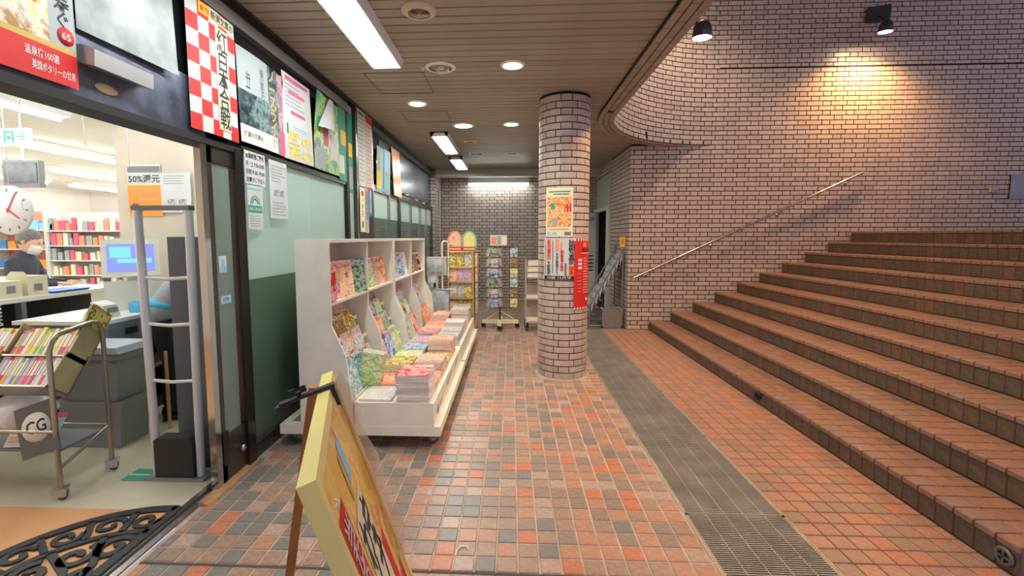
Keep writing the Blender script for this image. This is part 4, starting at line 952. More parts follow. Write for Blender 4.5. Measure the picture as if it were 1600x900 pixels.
# white pole stand with bagged items
t = thing('bag_stand', 'white pole stand with clear bags left of the yellow rack', 'display stand', (-1.05, 6.78, 0))
part('pole', MB().tube([(-1.04, 6.78, .03), (-1.04, 6.78, 1.40), (-1.02, 6.80, 1.44), (-.98, 6.84, 1.44), (-.96, 6.86, 1.40), (-.96, 6.86, .9)], .013, 8), ww, t); part('foot', MB().box(-1.25, -.85, 6.76, 6.80, .0, .03).box(-1.06, -1.02, 6.6, 6.98, .0, .03), ww, t)
part('hook_bar', MB().tube([(-1.27, 6.80, 1.20), (-.86, 6.80, 1.20)], .008, 6).tube([(-1.30, 6.80, .72), (-.86, 6.80, .72)], .008, 6), ww, t)
bagm = M('bag_plastic', (176, 190, 192), .25, noise=(12, .25), bump=(20, 1.)); bagb = M('bag_blue', (110, 150, 190), .3, noise=(10, .2))
for q, (x0, x1, z0, z1) in enumerate(((-1.27, -.97, .93, 1.19), (-1.30, -.94, .32, .71), (-1.26, -1.1, .70, .92))):
    b = MB(); nx_, nz_ = 5, 6
    for sgn in (-1, 1):
        vs = [(x0+(x1-x0)*i/nx_, 6.76+sgn*(.004+.03*sin(pi*i/nx_)*sin(pi*(j+.2)/(nz_+.4))), z0+(z1-z0)*j/nz_) for j in range(nz_+1) for i in range(nx_+1)]
        fs = [(j*(nx_+1)+i, j*(nx_+1)+i+1, (j+1)*(nx_+1)+i+1, (j+1)*(nx_+1)+i) for j in range(nz_) for i in range(nx_)]
        b.add(vs, fs if sgn < 0 else [f_[::-1] for f_ in fs], 0, True)
    o = solo('bagged_goods', b, bagm, ['clear plastic bag with lilac header on the upper bar', 'large clear plastic bag with blue header, lowest on the stand', 'small grey plastic bag between the two larger bags'][q], 'bag', 'bags on the white stand')
    part('header_card', MB().box(x0, x1, 6.752, 6.768, z1-.05, z1+.012), [M('header_lilac', (190, 170, 200), .5), bagb, bagm][q], o)
    part('goods', MB().box(x0+.05, x0+.13, 6.725, 6.745, z0+.05, z1-.1).box(x0+.17 if q < 2 else x0+.1, x0+.25 if q < 2 else x0+.14, 6.725, 6.745, z0+.05, z1-.1), INK['palegrey'], o)
# postcard spinner
t = thing('postcard_spinner', 'postcard spinner stand with pale yellow cross base', 'card spinner', (-.19, 7.42, 0))
part('base_beam', MB().box(-.48, .11, 7.39, 7.45, .09, .15).box(-.22, -.16, 7.15, 7.70, .09, .15), M('base_cream', (226, 222, 170), .5), t)
for (x, y) in ((-.46, 7.42), (.09, 7.42), (-.19, 7.18), (-.19, 7.67)): caster(t, x, y, .09, .032, .3, mat=black)
part('strut', MB().tube([(-.42, 7.42, .15), (-.19, 7.42, .30)], .008, 6).tube([(.05, 7.42, .15), (-.19, 7.42, .30)], .008, 6), MATS['base_cream'], t)
part('pole', MB().tube([(-.19, 7.42, .10), (-.19, 7.42, 1.36)], .014, 8), bk, t)
for cx_, cy_ in ((-.28, 7.34), (.035, 7.40)):
    for lv in range(6):
        z = .36+.163*lv
        pk = MB(); w2 = .065
        for zz in (z, z+.06): pk.tube([(cx_-w2, cy_-.05, zz), (cx_+w2, cy_-.05, zz), (cx_+w2, cy_+.05, zz), (cx_-w2, cy_+.05, zz), (cx_-w2, cy_-.05, zz)], .003, 4)
        for dx in (-w2, 0, w2): pk.tube([(cx_+dx, cy_-.05, z), (cx_+dx, cy_-.05, z+.06)], .003, 4)
        part('wire_pocket', pk, bk, t)
        k = [4, 9, 7, 6, 2, 13][(lv*2+int(cx_ > 0)*3) % 6]; side = 'left' if cx_ < -.1 else 'right'
        T = Matrix.Translation((cx_, cy_-.035, z+.078)) @ Matrix.Rotation(pi/2-.1, 4, 'X')
        magazine(T, k, '%s postcards facing front, %s column, %s pocket from the floor' % (PALS[k][0], side, ORD[lv]), 'postcards on the spinner', (.118, .145, .012), 'postcard_bundle', 'postcards')
        if side == 'left':
            for sg in (-1, 1):
                T = Matrix.Translation((cx_+sg*.10, cy_+.0, z+.085)) @ rotz(sg*1.15) @ Matrix.Rotation(pi/2-.15, 4, 'X')
                magazine(T, 7, 'pale postcards turned %s on the left column, %s pocket from the floor' % ('left' if sg < 0 else 'right', ORD[lv]), 'postcards on the spinner', (.10, .14, .01), 'postcard_bundle', 'postcards')
for cx_, cy_ in ((-.28, 7.34), (.035, 7.40)): part('column_wire', MB().tube([(cx_, cy_+.05, .34), (cx_, cy_+.05, 1.35)], .006, 5).tube([(cx_, cy_+.05, .34), (-.19, 7.42, .34)], .006, 5).tube([(cx_, cy_+.05, 1.33), (-.19, 7.42, 1.33)], .006, 5), bk, t)
poster('spinner_sign', 'small white illustrated header card above the postcards', 'sign', frame((-.345, 7.36, 1.365), (1, 0, 0), (0, 0, 1), (0, -1, 0)), .27, .17, PAPER, [(.05, .1, .35, .8, 'salmon'), (.4, .1, .65, .9, 'palegrey'), (.7, .1, .95, .85, 'cream')])
# grey book trolley half hidden by the column
gr = M('trolley_grey', (176, 172, 160), .45, .2)
t = thing('book_trolley', 'grey metal book trolley half hidden behind the column', 'trolley', (.45, 7.35, 0))
part('side_frame', MB().box(.215, .235, 7.2, 7.22, .10, 1.17).box(.215, .235, 7.5, 7.52, .10, 1.17).box(.215, .235, 7.2, 7.52, 1.15, 1.17), gr, t); part('side_frame', MB().box(.70, .72, 7.2, 7.22, .10, 1.17).box(.70, .72, 7.5, 7.52, .10, 1.17).box(.70, .72, 7.2, 7.52, 1.15, 1.17), gr, t)
for q, z in enumerate((.16, .53, .87)): part('shelf', MB().box(.235, .70, 7.19, 7.52, z-.02, z), gr, t); part('shelf_back', MB().box(.235, .70, 7.44, 7.45, z, z+.2), M('kraft', (176, 158, 134), .7), t)
for (x, y) in ((.24, 7.23), (.70, 7.23), (.24, 7.49), (.70, 7.49)): caster(t, x, y, .14, .05, 1.2, mat=black)
for q, z in enumerate((.89, .99, 1.09)):
    magazine(Matrix.Translation((.36, 7.30, z)) @ rotz(.05*q), [5, 11, 5][q], '%s volume lying on the trolley top shelf, %s from below' % (PALS[[5, 11, 5][q]][0], ORD[q]), 'volumes on the grey trolley', (.22, .16, .09 if q != 1 else .08), 'book', 'book')
for q, z in enumerate((.18, .55)):
    magazine(Matrix.Translation((.34, 7.30, z+.002)), 11, 'white booklets lying on the %s trolley shelf' % ['bottom', 'middle'][q], 'volumes on the grey trolley', (.2, .2, .035), 'booklet', 'booklet')

# ================================================================= SERVICE DOOR, LEAFLET STAND
dw = M('door_white', (206, 208, 198), .5)
d2 = thing('door_2', 'pale metal service door standing ajar beside the brick wall', None, (1.9, 9.6, 0), kind='structure')
part('frame_post', MB().box(1.84, 1.93, 8.86, 9.08, 0, 2.05), dw, d2); part('frame_post', MB().box(1.84, 1.93, 10.28, 10.4, 0, 2.05), dw, d2); part('frame_head', MB().box(1.84, 1.93, 8.86, 10.4, 2.03, 2.1), dw, d2)
part('transom_panel', MB().box(1.88, 1.90, 8.9, 10.36, 2.1, 2.74), M('transom_grey', (170, 172, 160), .5), d2)
part('leaf', MB().box(1.50, 1.86, 10.20, 10.24, .02, 2.02), dw, d2); part('louvre', MB().box(1.56, 1.8, 10.19, 10.2, .75, .78).box(1.56, 1.8, 10.19, 10.2, .83, .86).box(1.56, 1.8, 10.19, 10.2, .91, .94).box(1.56, 1.8, 10.19, 10.2, .99, 1.02).box(1.56, 1.8, 10.19, 10.2, 1.07, 1.10), dsteel, d2)
part('closer', MB().box(1.6, 1.78, 10.12, 10.2, 1.88, 1.94), steel, d2)
struct('wall_service', MB().box(2.3, 2.4, 8.8, 10.6, 0, 2.8), M('dim_wall', (80, 76, 70), .9), 'dim room behind the service door')
t = thing('leaflet_stand', 'grey stepped leaflet stand by the service door', 'leaflet stand', (1.57, 7.9, 0))
mg = M('stand_grey', (140, 140, 146), .4, .4)
part('side_frame', MB().tube([(1.30, 7.62, .0), (1.30, 7.62, .35), (1.80, 7.62, 1.22), (1.845, 7.62, 1.40)], .014, 6).tube([(1.30, 7.62, .02), (1.83, 7.62, .02), (1.84, 7.62, 1.40)], .012, 6), mg, t); part('side_frame', MB().tube([(1.30, 8.2, .0), (1.30, 8.2, .35), (1.80, 8.2, 1.22), (1.845, 8.2, 1.40)], .014, 6).tube([(1.30, 8.2, .02), (1.83, 8.2, .02), (1.84, 8.2, 1.40)], .012, 6), mg, t)
lf = M('leaflet_pale', (196, 206, 216), .5)
for q in range(8):
    x = 1.335+.066*q; z = .36+.115*q
    part('tier', MB().box(x-.008, x+.05, 7.62, 8.2, z-.15, z-.14).box(x-.008, x-.004, 7.62, 8.2, z-.15, z-.03), mg, t)
    for s_ in range(3):
        T = Matrix.Translation((x+.018, 7.72+.19*s_, z-.03)) @ rotz(-pi/2) @ Matrix.Rotation(pi/2-.25, 4, 'X')
        magazine(T, [4, 9, 7][(q+s_) % 3], '%s leaflets, %s pocket across, %s tier up on the stepped stand' % (PALS[[4, 9, 7][(q+s_) % 3]][0], ORD[s_], ORD[q]), 'leaflets on the stepped stand', (.12, .21, .02), 'leaflet_bundle', 'leaflets')
poster('yellow_sign', 'small yellow sign at the top of the leaflet stand', 'sign', frame((1.775, 7.60, 1.34), (1, 0, 0), (0, 0, 1), (0, -1, 0)), .085, .16, INK['yellow'], [(.2, .3, .8, .8, 'orange')])
gp = thing('notice_board', 'grey framed board leaning at the foot of the leaflet stand', 'board', (1.66, 7.56, 0))
part('board', MB().box(1.52, 1.81, 7.555, 7.565, .03, .335), M('felt_grey', (128, 122, 118), .9, noise=(30, .15)), gp); part('rim', MB().box(1.50, 1.52, 7.55, 7.575, 0, .355).box(1.81, 1.83, 7.55, 7.575, 0, .355).box(1.50, 1.83, 7.55, 7.575, .335, .355).box(1.50, 1.83, 7.55, 7.575, .0, .03), mg, gp)

# ================================================================= HANDRAIL, WALL FITTINGS, SMALL THINGS
chrome = M('rail_steel', (186, 178, 168), .22, .95)
t = thing('handrail', 'steel handrail sloping up the brick wall above the stairs', 'handrail', (3.6, WY, 1.6))
A_ = Vector((1.95, WY-.075, .85)); B_ = Vector((5.37, WY-.075, 2.475))
part('rail', MB().tube([A_, B_], .019, 12), chrome, t)
for q in range(4):
    p = A_+(B_-A_)*(.06+.88*q/3); part('bracket', MB().tube([p-Vector((0, 0, .018)), p-Vector((0, 0, .06)), p+Vector((0, .07, -.065))], .007, 6).lathe([(0, .0), (.025, .0), (.025, .006), (0, .006)], n=12, T=frame(p+Vector((0, .075, -.065)), (1, 0, 0), (0, 0, 1), (0, -1, 0))), chrome, t)
poster('steel_plate', 'brushed steel sign plate on the wall at the right edge', 'sign', frame((7.60, WY-.006, 2.07), (1, 0, 0), (0, 0, 1), (0, -1, 0)), .42, .37, M('plate_steel', (120, 122, 128), .3, .8), [], [(V('北口'), .06, .35, .14, .8, 'white')], thick=.012)
solo('wall_socket', MB().box(7.31, 7.43, WY-.03, WY, 2.17, 2.28).box(7.35, 7.39, WY-.05, WY-.03, 2.20, 2.25), M('socket_pale', (170, 160, 158), .5), 'small pale wall socket cap left of the steel plate', 'socket')
t = thing('drain_outlet', 'round metal drain outlet in the lowest stair corner', 'drain outlet', (2.215, 2.03, .055))
To = frame((2.222, 2.045, .062), (0, -1, 0), (0, 0, 1), (-1, 0, 0))
part('ring', MB().lathe([(.026, .006), (.036, .010), (.042, .004), (.042, 0)], n=20, T=To), cast_m, t); part('hole', MB().lathe([(0, .002), (.028, .002)], n=16, T=To), black, t)
part('cross', MB().box(-.03, .03, -.004, .004, .003, .008, T=To).box(-.004, .004, -.03, .03, .003, .008, T=To), cast_m, t)
To = frame((2.216, 4.10, .075), (0, -1, 0), (0, 0, 1), (-1, 0, 0))
solo('pipe_stub', MB().lathe([(.0, .004), (.026, .004), (.034, .016), (.036, 0)], n=16, T=To), black, 'black pipe hole in the lowest riser', 'pipe')
solo('plastic_hook', MB().tube([(-.262, 2.02, .004), (-.258, 2.06, .006), (-.24, 2.085, .006), (-.215, 2.085, .006), (-.205, 2.065, .004)], .004, 6), INK['white'], 'small white plastic hook lying on the tiles', 'hook')
solo('conduit', MB().tube([(-1.62, 10.3, 1.1), (-1.62, 10.3, 2.8)], .012, 8), M('conduit_pale', (190, 186, 176), .5), 'pale vertical conduit on the brick pier', 'pipe')

# ================================================================= SHOP INTERIOR
iw = M('shop_wall', (232, 226, 216), .7, noise=(2, .03)); ifl = M('shop_floor', (206, 198, 174), .45, noise=(3, .12), bump=(14, .2))
struct('floor', MB().box(-10.5, XS-.12, 2.31, 11.0, -.1, 0).box(-10.5, -2.33, -1.5, 2.31, -.1, -.001), ifl, 'worn beige shop floor')
struct('floor', MB().box(-10.4, XS-.12, -1.5, 2.31, -.05, .001), M('shop_floor_orange', (214, 160, 112), .5, noise=(4, .1)), 'orange shop floor just inside the entrance')
struct('ceiling', MB().box(-10.5, XS-.12, -1.5, 11.0, 2.62, 2.7), M('shop_ceiling', (228, 224, 214), .8), 'white shop ceiling')
struct('wall_shop_back', MB().box(-10.6, -10.5, -1.5, 11.0, 0, 2.7), iw, 'white back wall inside the shop'); struct('wall_shop_far', MB().box(-10.5, XS-.12, 11.0, 11.1, 0, 2.7), iw, 'white far wall inside the shop')
struct('wall_shop_pillar', MB().box(-3.86, -3.0, 4.35, 4.95, 0, 2.62), M('pillar_beige', (206, 196, 178), .7, noise=(3, .04)), 'beige pillar inside the shop')
struct('wall_shop_near', MB().box(-10.5, XS-.12, -1.6, -1.5, 0, 2.7), iw, 'white wall inside the shop behind the camera')
shopE = E('shop_tube_glow', (.96, 1., 1.), 30.)
k = 0
for row, xx in enumerate((-4.0, -5.55, -7.2, -8.9)):
    for yi, y0 in enumerate((.4, 2.4, 4.9, 6.9, 8.9)):
        t = thing('shop_lamp', 'fluorescent shop lamp, row %s from the entrance, %s along the row' % (ORD[row], ORD[yi]), 'lamp', (xx, y0+.7, 2.62), 'fluorescent lamps inside the shop')
        part('housing', MB().prism([(xx-.09, 2.62), (xx-.06, 2.565), (xx+.06, 2.565), (xx+.09, 2.62)], y0, y0+1.6, 'y'), white_l, t)
        part('tube', MB().tube([(xx, y0+.03, 2.545), (xx, y0+1.57, 2.545)], .018, 8), shopE, t)
for yi, y0 in enumerate((3.2, 5.4, 7.4)):  # extra lamp row hidden by the header, added to brighten the frosted panes
    t = thing('shop_lamp', 'unseen tube lamp added behind the glass front to brighten it, %s along the row' % ORD[yi], 'lamp', (-2.7, y0+.7, 2.62), 'fluorescent lamps inside the shop')
    part('housing', MB().prism([(-2.79, 2.62), (-2.76, 2.565), (-2.64, 2.565), (-2.61, 2.62)], y0, y0+1.6, 'y'), white_l, t)
    part('tube', MB().tube([(-2.7, y0+.03, 2.545), (-2.7, y0+1.57, 2.545)], .018, 8), shopE, t)
# hanging things
t = thing('exit_sign', 'green and white exit guide sign hung from the shop ceiling', 'sign', (-3.95, 3.5, 2.3))
part('lightbox', MB().box(-4.12, -3.80, 3.5, 3.53, 2.23, 2.36), E('sign_glow', (.80, 1., .72), 1.4), t)
lt = MB(); txt_into(lt, '←', -4.10, 2.26, -4.02, 2.33, 0); txt_into(lt, '→', -3.90, 2.26, -3.82, 2.33, 0); lt.v = [(v[0], 3.497, v[1]) for v in lt.v]
part('lettering', lt, INK['green'], t); part('pictogram', MB().box(-4.0, -3.985, 3.495, 3.498, 2.25, 2.34).box(-3.935, -3.92, 3.495, 3.498, 2.25, 2.34).box(-3.985, -3.935, 3.495, 3.498, 2.325, 2.34).box(-3.975, -3.945, 3.495, 3.498, 2.27, 2.30), INK['green'], t)
part('rod', MB().tube([(-4.05, 3.515, 2.36), (-4.05, 3.515, 2.62)], .006, 6).tube([(-3.87, 3.515, 2.36), (-3.87, 3.515, 2.62)], .006, 6), alu, t)
t = thing('monitor', 'small grey surveillance screen hung under the exit sign', 'monitor', (-4.45, 4.0, 2.1))
part('case', MB().box(-4.62, -4.27, 4.0, 4.05, 1.96, 2.2), M('case_grey', (130, 132, 134), .4), t); part('screen', MB().box(-4.60, -4.29, 3.994, 4.0, 2.0, 2.18), M('screen_dim', (92, 92, 98), .2, noise=(14, .5)), t); part('rod', MB().tube([(-4.445, 4.03, 2.2), (-4.445, 4.03, 2.62)], .012, 6), alu, t)
t = thing('wall_clock', 'round white clock hanging at the left edge', 'clock', (-4.0, 3.5, 1.72))
Tk = frame((-4.0, 3.5, 1.72), (1, 0, 0), (0, 0, 1), (0, -1, 0))
part('dial', MB().lathe([(0, .02), (.185, .02), (.195, .01), (.195, 0)], n=32, T=Tk), white_l, t); part('mark', MB().tube([Tk @ Vector((.13*cos(2*pi*i/12), .13*sin(2*pi*i/12), .021)) for i in range(2)], .001), INK['grey'], t)
for i in range(12): part('hour_mark', MB().box(-.006, .006, .145, .168, .02, .022, T=Tk @ rotz(2*pi*i/12)), INK['grey'], t)
part('hand', MB().box(-.005, .005, -.02, .11, .022, .024, T=Tk @ rotz(-2.2)).box(-.004, .004, -.02, .15, .024, .026, T=Tk @ rotz(-.5)), INK['red'], t)
part('cord', MB().tube([(-4.0, 3.5, 1.91), (-4.0, 3.5, 2.62)], .003, 5), alu, t)
for q, (x, y) in enumerate(((-3.3, 3.45), (-3.0, 3.5))): solo('hanging_wire', MB().tube([(x, y, 2.62), (x+.01, y, 2.2-.15*q)], .004, 5), M('wire_pale', (200, 196, 190), .5), ['longer', 'shorter'][1-q]+' pale wire hanging from the shop ceiling', 'wire')
poster('cashback_poster', 'orange poster reading 50 percent back on the pillar', 'poster', frame((-3.74, 4.34, 1.71), (1, 0, 0), (0, 0, 1), (0, -1, 0)), .34, .5, PAPER, [(0, 0, 1, .60, 'orange'), (.02, .84, .98, .96, 'grey'), (.1, .1, .3, .25, 'purple'), (.1, .45, .9, .5, 'salmon'), (.3, .3, .9, .35, 'salmon')], [('50%還元', .04, .64, .97, .80, 'black')])
poster('floor_poster', 'white paper notice with floor numbers beside the orange poster', 'notice', frame((-3.40, 4.33, 1.745), (1, 0, 0), (0, 0, 1), (0, -1, 0)), .3, .38, PAPER, lines(.1, .7, .9, .95, 4, 'palegrey'), [('5階 3階', .2, .2, .85, .34, 'grey')])
# counters
ctop = M('counter_white', (226, 226, 220), .35); cgrey = M('counter_grey', (122, 124, 128), .5); wood = M('under_wood', (128, 100, 70), .6, noise=(6, .25)); dk = M('under_dark', (32, 30, 30), .8)
t = thing('sales_counter', 'long white topped sales counter inside the shop', 'counter', (-4.5, 3.8, 0))
part('worktop', MB().box(-4.85, -4.08, 2.6, 4.7, .965, 1.0), ctop, t); part('carcass', MB().box(-4.8, -4.5, 2.65, 4.65, 0, .965), dk, t)
for z in (.25, .55): part('shelf', MB().box(-4.5, -4.1, 2.65, 4.65, z, z+.02), wood, t)
for y in (2.62, 3.6, 4.64): part('support', MB().box(-4.16, -4.1, y, y+.04, 0, .965), cgrey, t)
t = thing('register_desk', 'grey register desk with cash drawer behind the security gate', 'desk', (-3.4, 3.75, 0))
part('desk_top', MB().box(-3.85, -3.12, 3.3, 4.28, .83, .86), ctop, t); part('cash_drawer', MB().box(-3.8, -3.12, 3.35, 4.05, .66, .83), M('drawer_grey', (140, 142, 146), .4, .3), t, 'grey steel cash drawer')
part('drawer_slot', MB().box(-3.121, -3.117, 3.5, 3.62, .72, .77), dk, t); part('back', MB().box(-3.85, -3.8, 3.3, 4.28, 0, .83), dk, t); part('shelf', MB().box(-3.8, -3.14, 3.3, 4.28, .36, .38), wood, t); part('base', MB().box(-3.8, -3.14, 3.3, 4.28, 0, .06), dk, t)
for y in (3.3, 4.24): part('side', MB().box(-3.8, -3.14, y, y+.04, .06, .66), M('side_dark', (58, 56, 56), .7), t)
t = thing('register', 'white cash register with a blue screen', 'cash register', (-3.5, 4.05, .86))
Tr = Matrix.Translation((-3.48, 4.02, 0)) @ rotz(radians(40))
part('body', MB().prism([(-.16, .862), (.16, .862), (.16, .98), (.05, 1.10), (-.16, 1.12)], -.2, .2, 'x', T=Tr @ rotz(0)), M('register_white', (222, 220, 208), .45), t)
Ts = Tr @ Matrix.Translation((0, -.02, 1.32)) @ Matrix.Rotation(radians(-14), 4, 'X')
part('screen_case', MB().box(-.21, .21, 0, .05, -.17, .17, T=Ts), MATS['register_white'], t)
scr = part('screen', MB().box(-.17, .17, -.004, 0, -.125, .125, T=Ts), E('screen_blue', (.22, .26, .75), .8), t)
part('window', MB().box(-.15, .0, -.006, -.004, -.0, .1, T=Ts).box(-.1, .15, -.0065, -.0045, -.05, -.01, T=Ts), E('screen_cyan', (.2, .6, .9), .8), scr)
part('neck', MB().box(-.04, .04, .02, .08, 1.08, 1.2, T=Tr), MATS['register_white'], t)
kb = MB()
for i in range(6):
    for j in range(3): kb.box(-.13+.045*i, -.095+.045*i, -.155+.028*j, -.135+.028*j, .985+.02*j, .995+.02*j, T=Tr)
part('keys', kb, INK['palegrey'], t)
solo('tape_dispenser', MB().prism([(-3.27, .862), (-3.14, .862), (-3.14, .90), (-3.16, .94), (-3.21, .91), (-3.27, .95)], 3.72, 3.95, 'y'), M('dispenser_blue', (80, 170, 214), .4), 'sky blue tape dispenser on the register desk', 'tape dispenser')
t = thing('card_terminal', 'white card terminal with small display on the desk', 'card terminal', (-3.28, 3.5, .86))
part('body', MB().prism([(-3.34, .862), (-3.22, .862), (-3.24, .96), (-3.34, .99)], 3.44, 3.58, 'y'), INK['white'], t); part('display', MB().box(-3.226, -3.222, 3.46, 3.56, .90, .94), M('lcd', (130, 140, 130), .3), t)
solo('money_tray', MB().prism([(-4.35, 1.002), (-4.13, 1.002), (-4.11, 1.02), (-4.37, 1.02)], 3.9, 4.25, 'y'), M('tray_blue', (50, 100, 190), .4), 'blue money tray on the white counter', 'tray')
for q, (y, k_) in enumerate(((3.50, 'a'), (3.72, 'b'))):
    t = thing('paper_box', ['beige carton with dark print at the left edge of the counter', 'beige carton with a printed emblem on the counter'][q], 'box', (-4.25, y, 1.0), 'beige cartons on the counter')
    part('carton', MB().box(-4.36, -4.16, y, y+.17, 1.002, 1.17 if q else 1.14), M('carton', (214, 206, 176), .7), t); part('flap', MB().prism([(-4.36, 1.17 if q else 1.14), (-4.16, 1.17 if q else 1.14), (-4.2, 1.21), (-4.32, 1.21)], y+.01, y+.012, 'y'), MATS['carton'], t)
    part('print', MB().box(-4.158, -4.1575, y+.05, y+.12, 1.04, 1.1).box(-4.32, -4.22, y-.001, y-.0005, 1.04, 1.10), INK['grey'], t)
t = thing('telephone', 'white telephone with coiled cord on the counter end', 'telephone', (-4.2, 3.33, 1.0))
part('base', MB().prism([(-4.3, 1.002), (-4.12, 1.002), (-4.12, 1.03), (-4.3, 1.06)], 3.24, 3.42, 'y'), INK['white'], t); part('handset', MB().tube([(-4.26, 3.26, 1.07), (-4.25, 3.33, 1.10), (-4.26, 3.40, 1.07)], .02, 8), INK['white'], t)
part('cord', MB().tube([(-4.06+.012*cos(i*1.6), 3.40+.012*sin(i*1.6), 1.0-.0075*i+.002*(i > 26)*(i-26)*4) for i in range(36)], .005, 5), INK['white'], t)
# papers on the counter
for q in range(3): poster('paper_sheet', ['tilted white leaflet holder sheet on the counter', 'loose white paper on the counter beside the tray', 'white form lying near the counter end'][q], 'paper', frame((-4.6+.03*q, 3.70+.28*q, 1.004+.06*(q == 0)), (.94, .34, 0), (-.3, .8, .45 if q == 0 else 0), (0, 0, 1)), .15, .2, PAPER)
# security gate
t = thing('security_gate', 'silver anti-theft gate with rungs at the entrance', 'security gate', (-2.08, 2.65, 0))
al2 = M('gate_silver', (216, 219, 222), .35, .2)
part('upright', MB().tube([(-2.215, 2.65, .02), (-2.235, 2.65, 1.64), (-2.228, 2.65, 1.672)], .024, 10), al2, t); part('upright', MB().tube([(-1.935, 2.65, .02), (-1.92, 2.65, 1.64), (-1.925, 2.65, 1.672)], .024, 10), al2, t)
part('top_bar', MB().box(-2.255, -1.90, 2.625, 2.675, 1.662, 1.69), M('gate_cap', (120, 122, 124), .4, .4), t)
for z in (1.255, .972, .62): part('rung', MB().tube([(-2.22, 2.65, z+.005), (-2.08, 2.645, z-.004), (-1.94, 2.65, z+.005)], .011, 8), INK['white'], t)
part('base_plate', MB().box(-2.26, -1.89, 2.60, 2.72, 0, .022), M('gate_base', (150, 152, 152), .4, .5), t)
part('control_box', MB().prism([(-2.2, .022), (-1.955, .022), (-1.955, .255), (-1.98, .27), (-2.18, .27), (-2.2, .255)], 2.61, 2.70, 'y'), M('box_black', (32, 32, 34), .5), t)
t = thing('grey_panel_stand', 'tall dark grey gate panel behind the silver gate', 'panel', (-2.06, 2.82, 0))
part('panel', MB().box(-2.18, -1.97, 2.80, 2.84, .02, 1.505), M('slab_grey', (96, 100, 106), .5, noise=(40, .06)), t); part('edge', MB().box(-1.97, -1.955, 2.79, 2.85, .0, 1.51), M('slab_dark', (52, 54, 58), .5), t); part('foot', MB().box(-2.2, -1.95, 2.78, 2.86, 0, .02), MATS['slab_dark'], t)
solo('wooden_slat', MB().box(-2.7, -2.685, 3.36, 3.38, .0, .62), M('slat_wood', (200, 160, 110), .6), 'thin wooden slat standing behind the gate', 'slat')
poster('floor_arrow', 'green floor marking taped near the gate', 'floor marking', frame((-2.42, 2.60, .002), (1, 0, 0), (0, 1, 0), (0, 0, 1)), .2, .14, INK['green'], [(0, .45, .7, .55, 'white')])
# book trolley in the entrance
ss = M('trolley_steel', (170, 164, 150), .3, .85); kh = M('tray_khaki', (168, 160, 116), .6, noise=(8, .12))
t = thing('book_cart', 'steel book cart with two sloping trays in the shop entrance', 'book cart', (-3.0, 2.55, 0))
def U(x): return [(x, 2.39, .07), (x, 2.39, .86), (x, 2.41, .92), (x, 2.45, .95), (x, 2.66, .985), (x, 2.71, .97), (x, 2.73, .91), (x, 2.73, .07)]
part('end_frame', MB().tube(U(-2.585), .014, 8), ss, t); part('end_frame', MB().tube(U(-3.75), .014, 8), ss, t)
part('lower_rail', MB().tube([(-2.585, 2.39, .40), (-3.75, 2.39, .40)], .014, 8).tube([(-2.585, 2.39, .18), (-2.585, 2.73, .30)], .010, 8).tube([(-2.585, 2.73, .30), (-3.75, 2.73, .30)], .01, 8), ss, t)
TL1 = frame((-2.605, 2.40, .66), (-1, 0, 0), (0, .62, .785), (0, -.785, .62))       # tray frames: x to the left, y up the slope, z out to the reader
TL2 = frame((-2.605, 2.53, .80), (-1, 0, 0), (0, .62, .785), (0, -.785, .62))
for nm, TT in (('lower_tray', TL1), ('upper_tray', TL2)):
    part(nm, MB().box(0, 1.13, .0, .24, -.13, -.12, T=TT).box(0, 1.13, -.01, 0, -.13, .03, T=TT), ss, t); 
    for u in (0, .40, .82, 1.12): part('tray_divider', MB().box(u, u+.008, 0, .21, -.12, .02, T=TT), kh, t)
part('bottom_shelf', MB().box(-3.75, -2.60, 2.41, 2.7, .27, .285, T=Matrix.Translation((0, 0, 0))), M('shelf_grey', (122, 124, 128), .5), t)
for x in (-2.585, -3.75):
    for y in (2.39, 2.73): caster(t, x, y, .07, .022, .5, mat=alu)
SPM = [M('spine_%d' % i, c_, .5) for i, c_ in enumerate([(236, 220, 60), (230, 90, 60), (240, 236, 226), (90, 160, 210), (110, 190, 150), (226, 130, 170), (244, 180, 80), (200, 60, 60), (210, 210, 220), (250, 240, 170)])]
bk_i = {}
def spine_book(TT, u, th, hh, k, k2, label, group):
    key = (th, hh, k, k2)
    if key not in bk_i:
        mb = MB(); mb.box(0, th, 0, hh, -.004, 0, 0).box(0, .0015, 0, hh, -.11, -.004, 0).box(th-.0015, th, 0, hh, -.11, -.004, 0).box(.0015, th-.0015, .002, hh-.002, -.108, -.004, 1).box(.002, th-.002, hh*.35, hh*.85, 0, .0006, 2)
        bk_i[key] = mb.mesh('book', [SPM[k], PAGES, SPM[k2]])
    o = link('book', bk_i[key]); o.matrix_world = TT @ Matrix.Translation((u, .002, 0)); o['label'] = label; o['category'] = 'book'; o['group'] = group
for nm, TT in (('lower', TL1), ('upper', TL2)):
    u = .012; q = 0
    while u < 1.08:
        th = random.choice([.014, .018, .022, .026]); hh = random.choice([.17, .182, .19])
        if any(a-.028 < u < a+.009 for a in (.40, .82)): u += .012; continue
        k_, k2 = random.randrange(10), random.choice([2, 8, 9, 2])
        lab = '%s book in the %s cart tray, the %s from the steel end' % (['yellow', 'red orange', 'white', 'blue', 'green', 'pink', 'orange', 'dark red', 'pale grey', 'cream'][k_], nm, ORD[q])
        spine_book(TT, u, th, hh, k_, k2, lab, 'books in the %s cart tray' % nm); u += th+.002; q += 1
o = magazine(TL2 @ Matrix.Translation((.02, .24, -.05)) @ Matrix.Rotation(pi/2, 4, 'Y'), 12, 'yellow and beige envelope folder sticking up at the cart end', 'books in the upper cart tray', (.16, .21, .02), 'folder', 'folder')
t = thing('oval_sign_board', 'dark grey board with two black letters in a white oval on the cart', 'board', (-2.7, 2.36, .3))
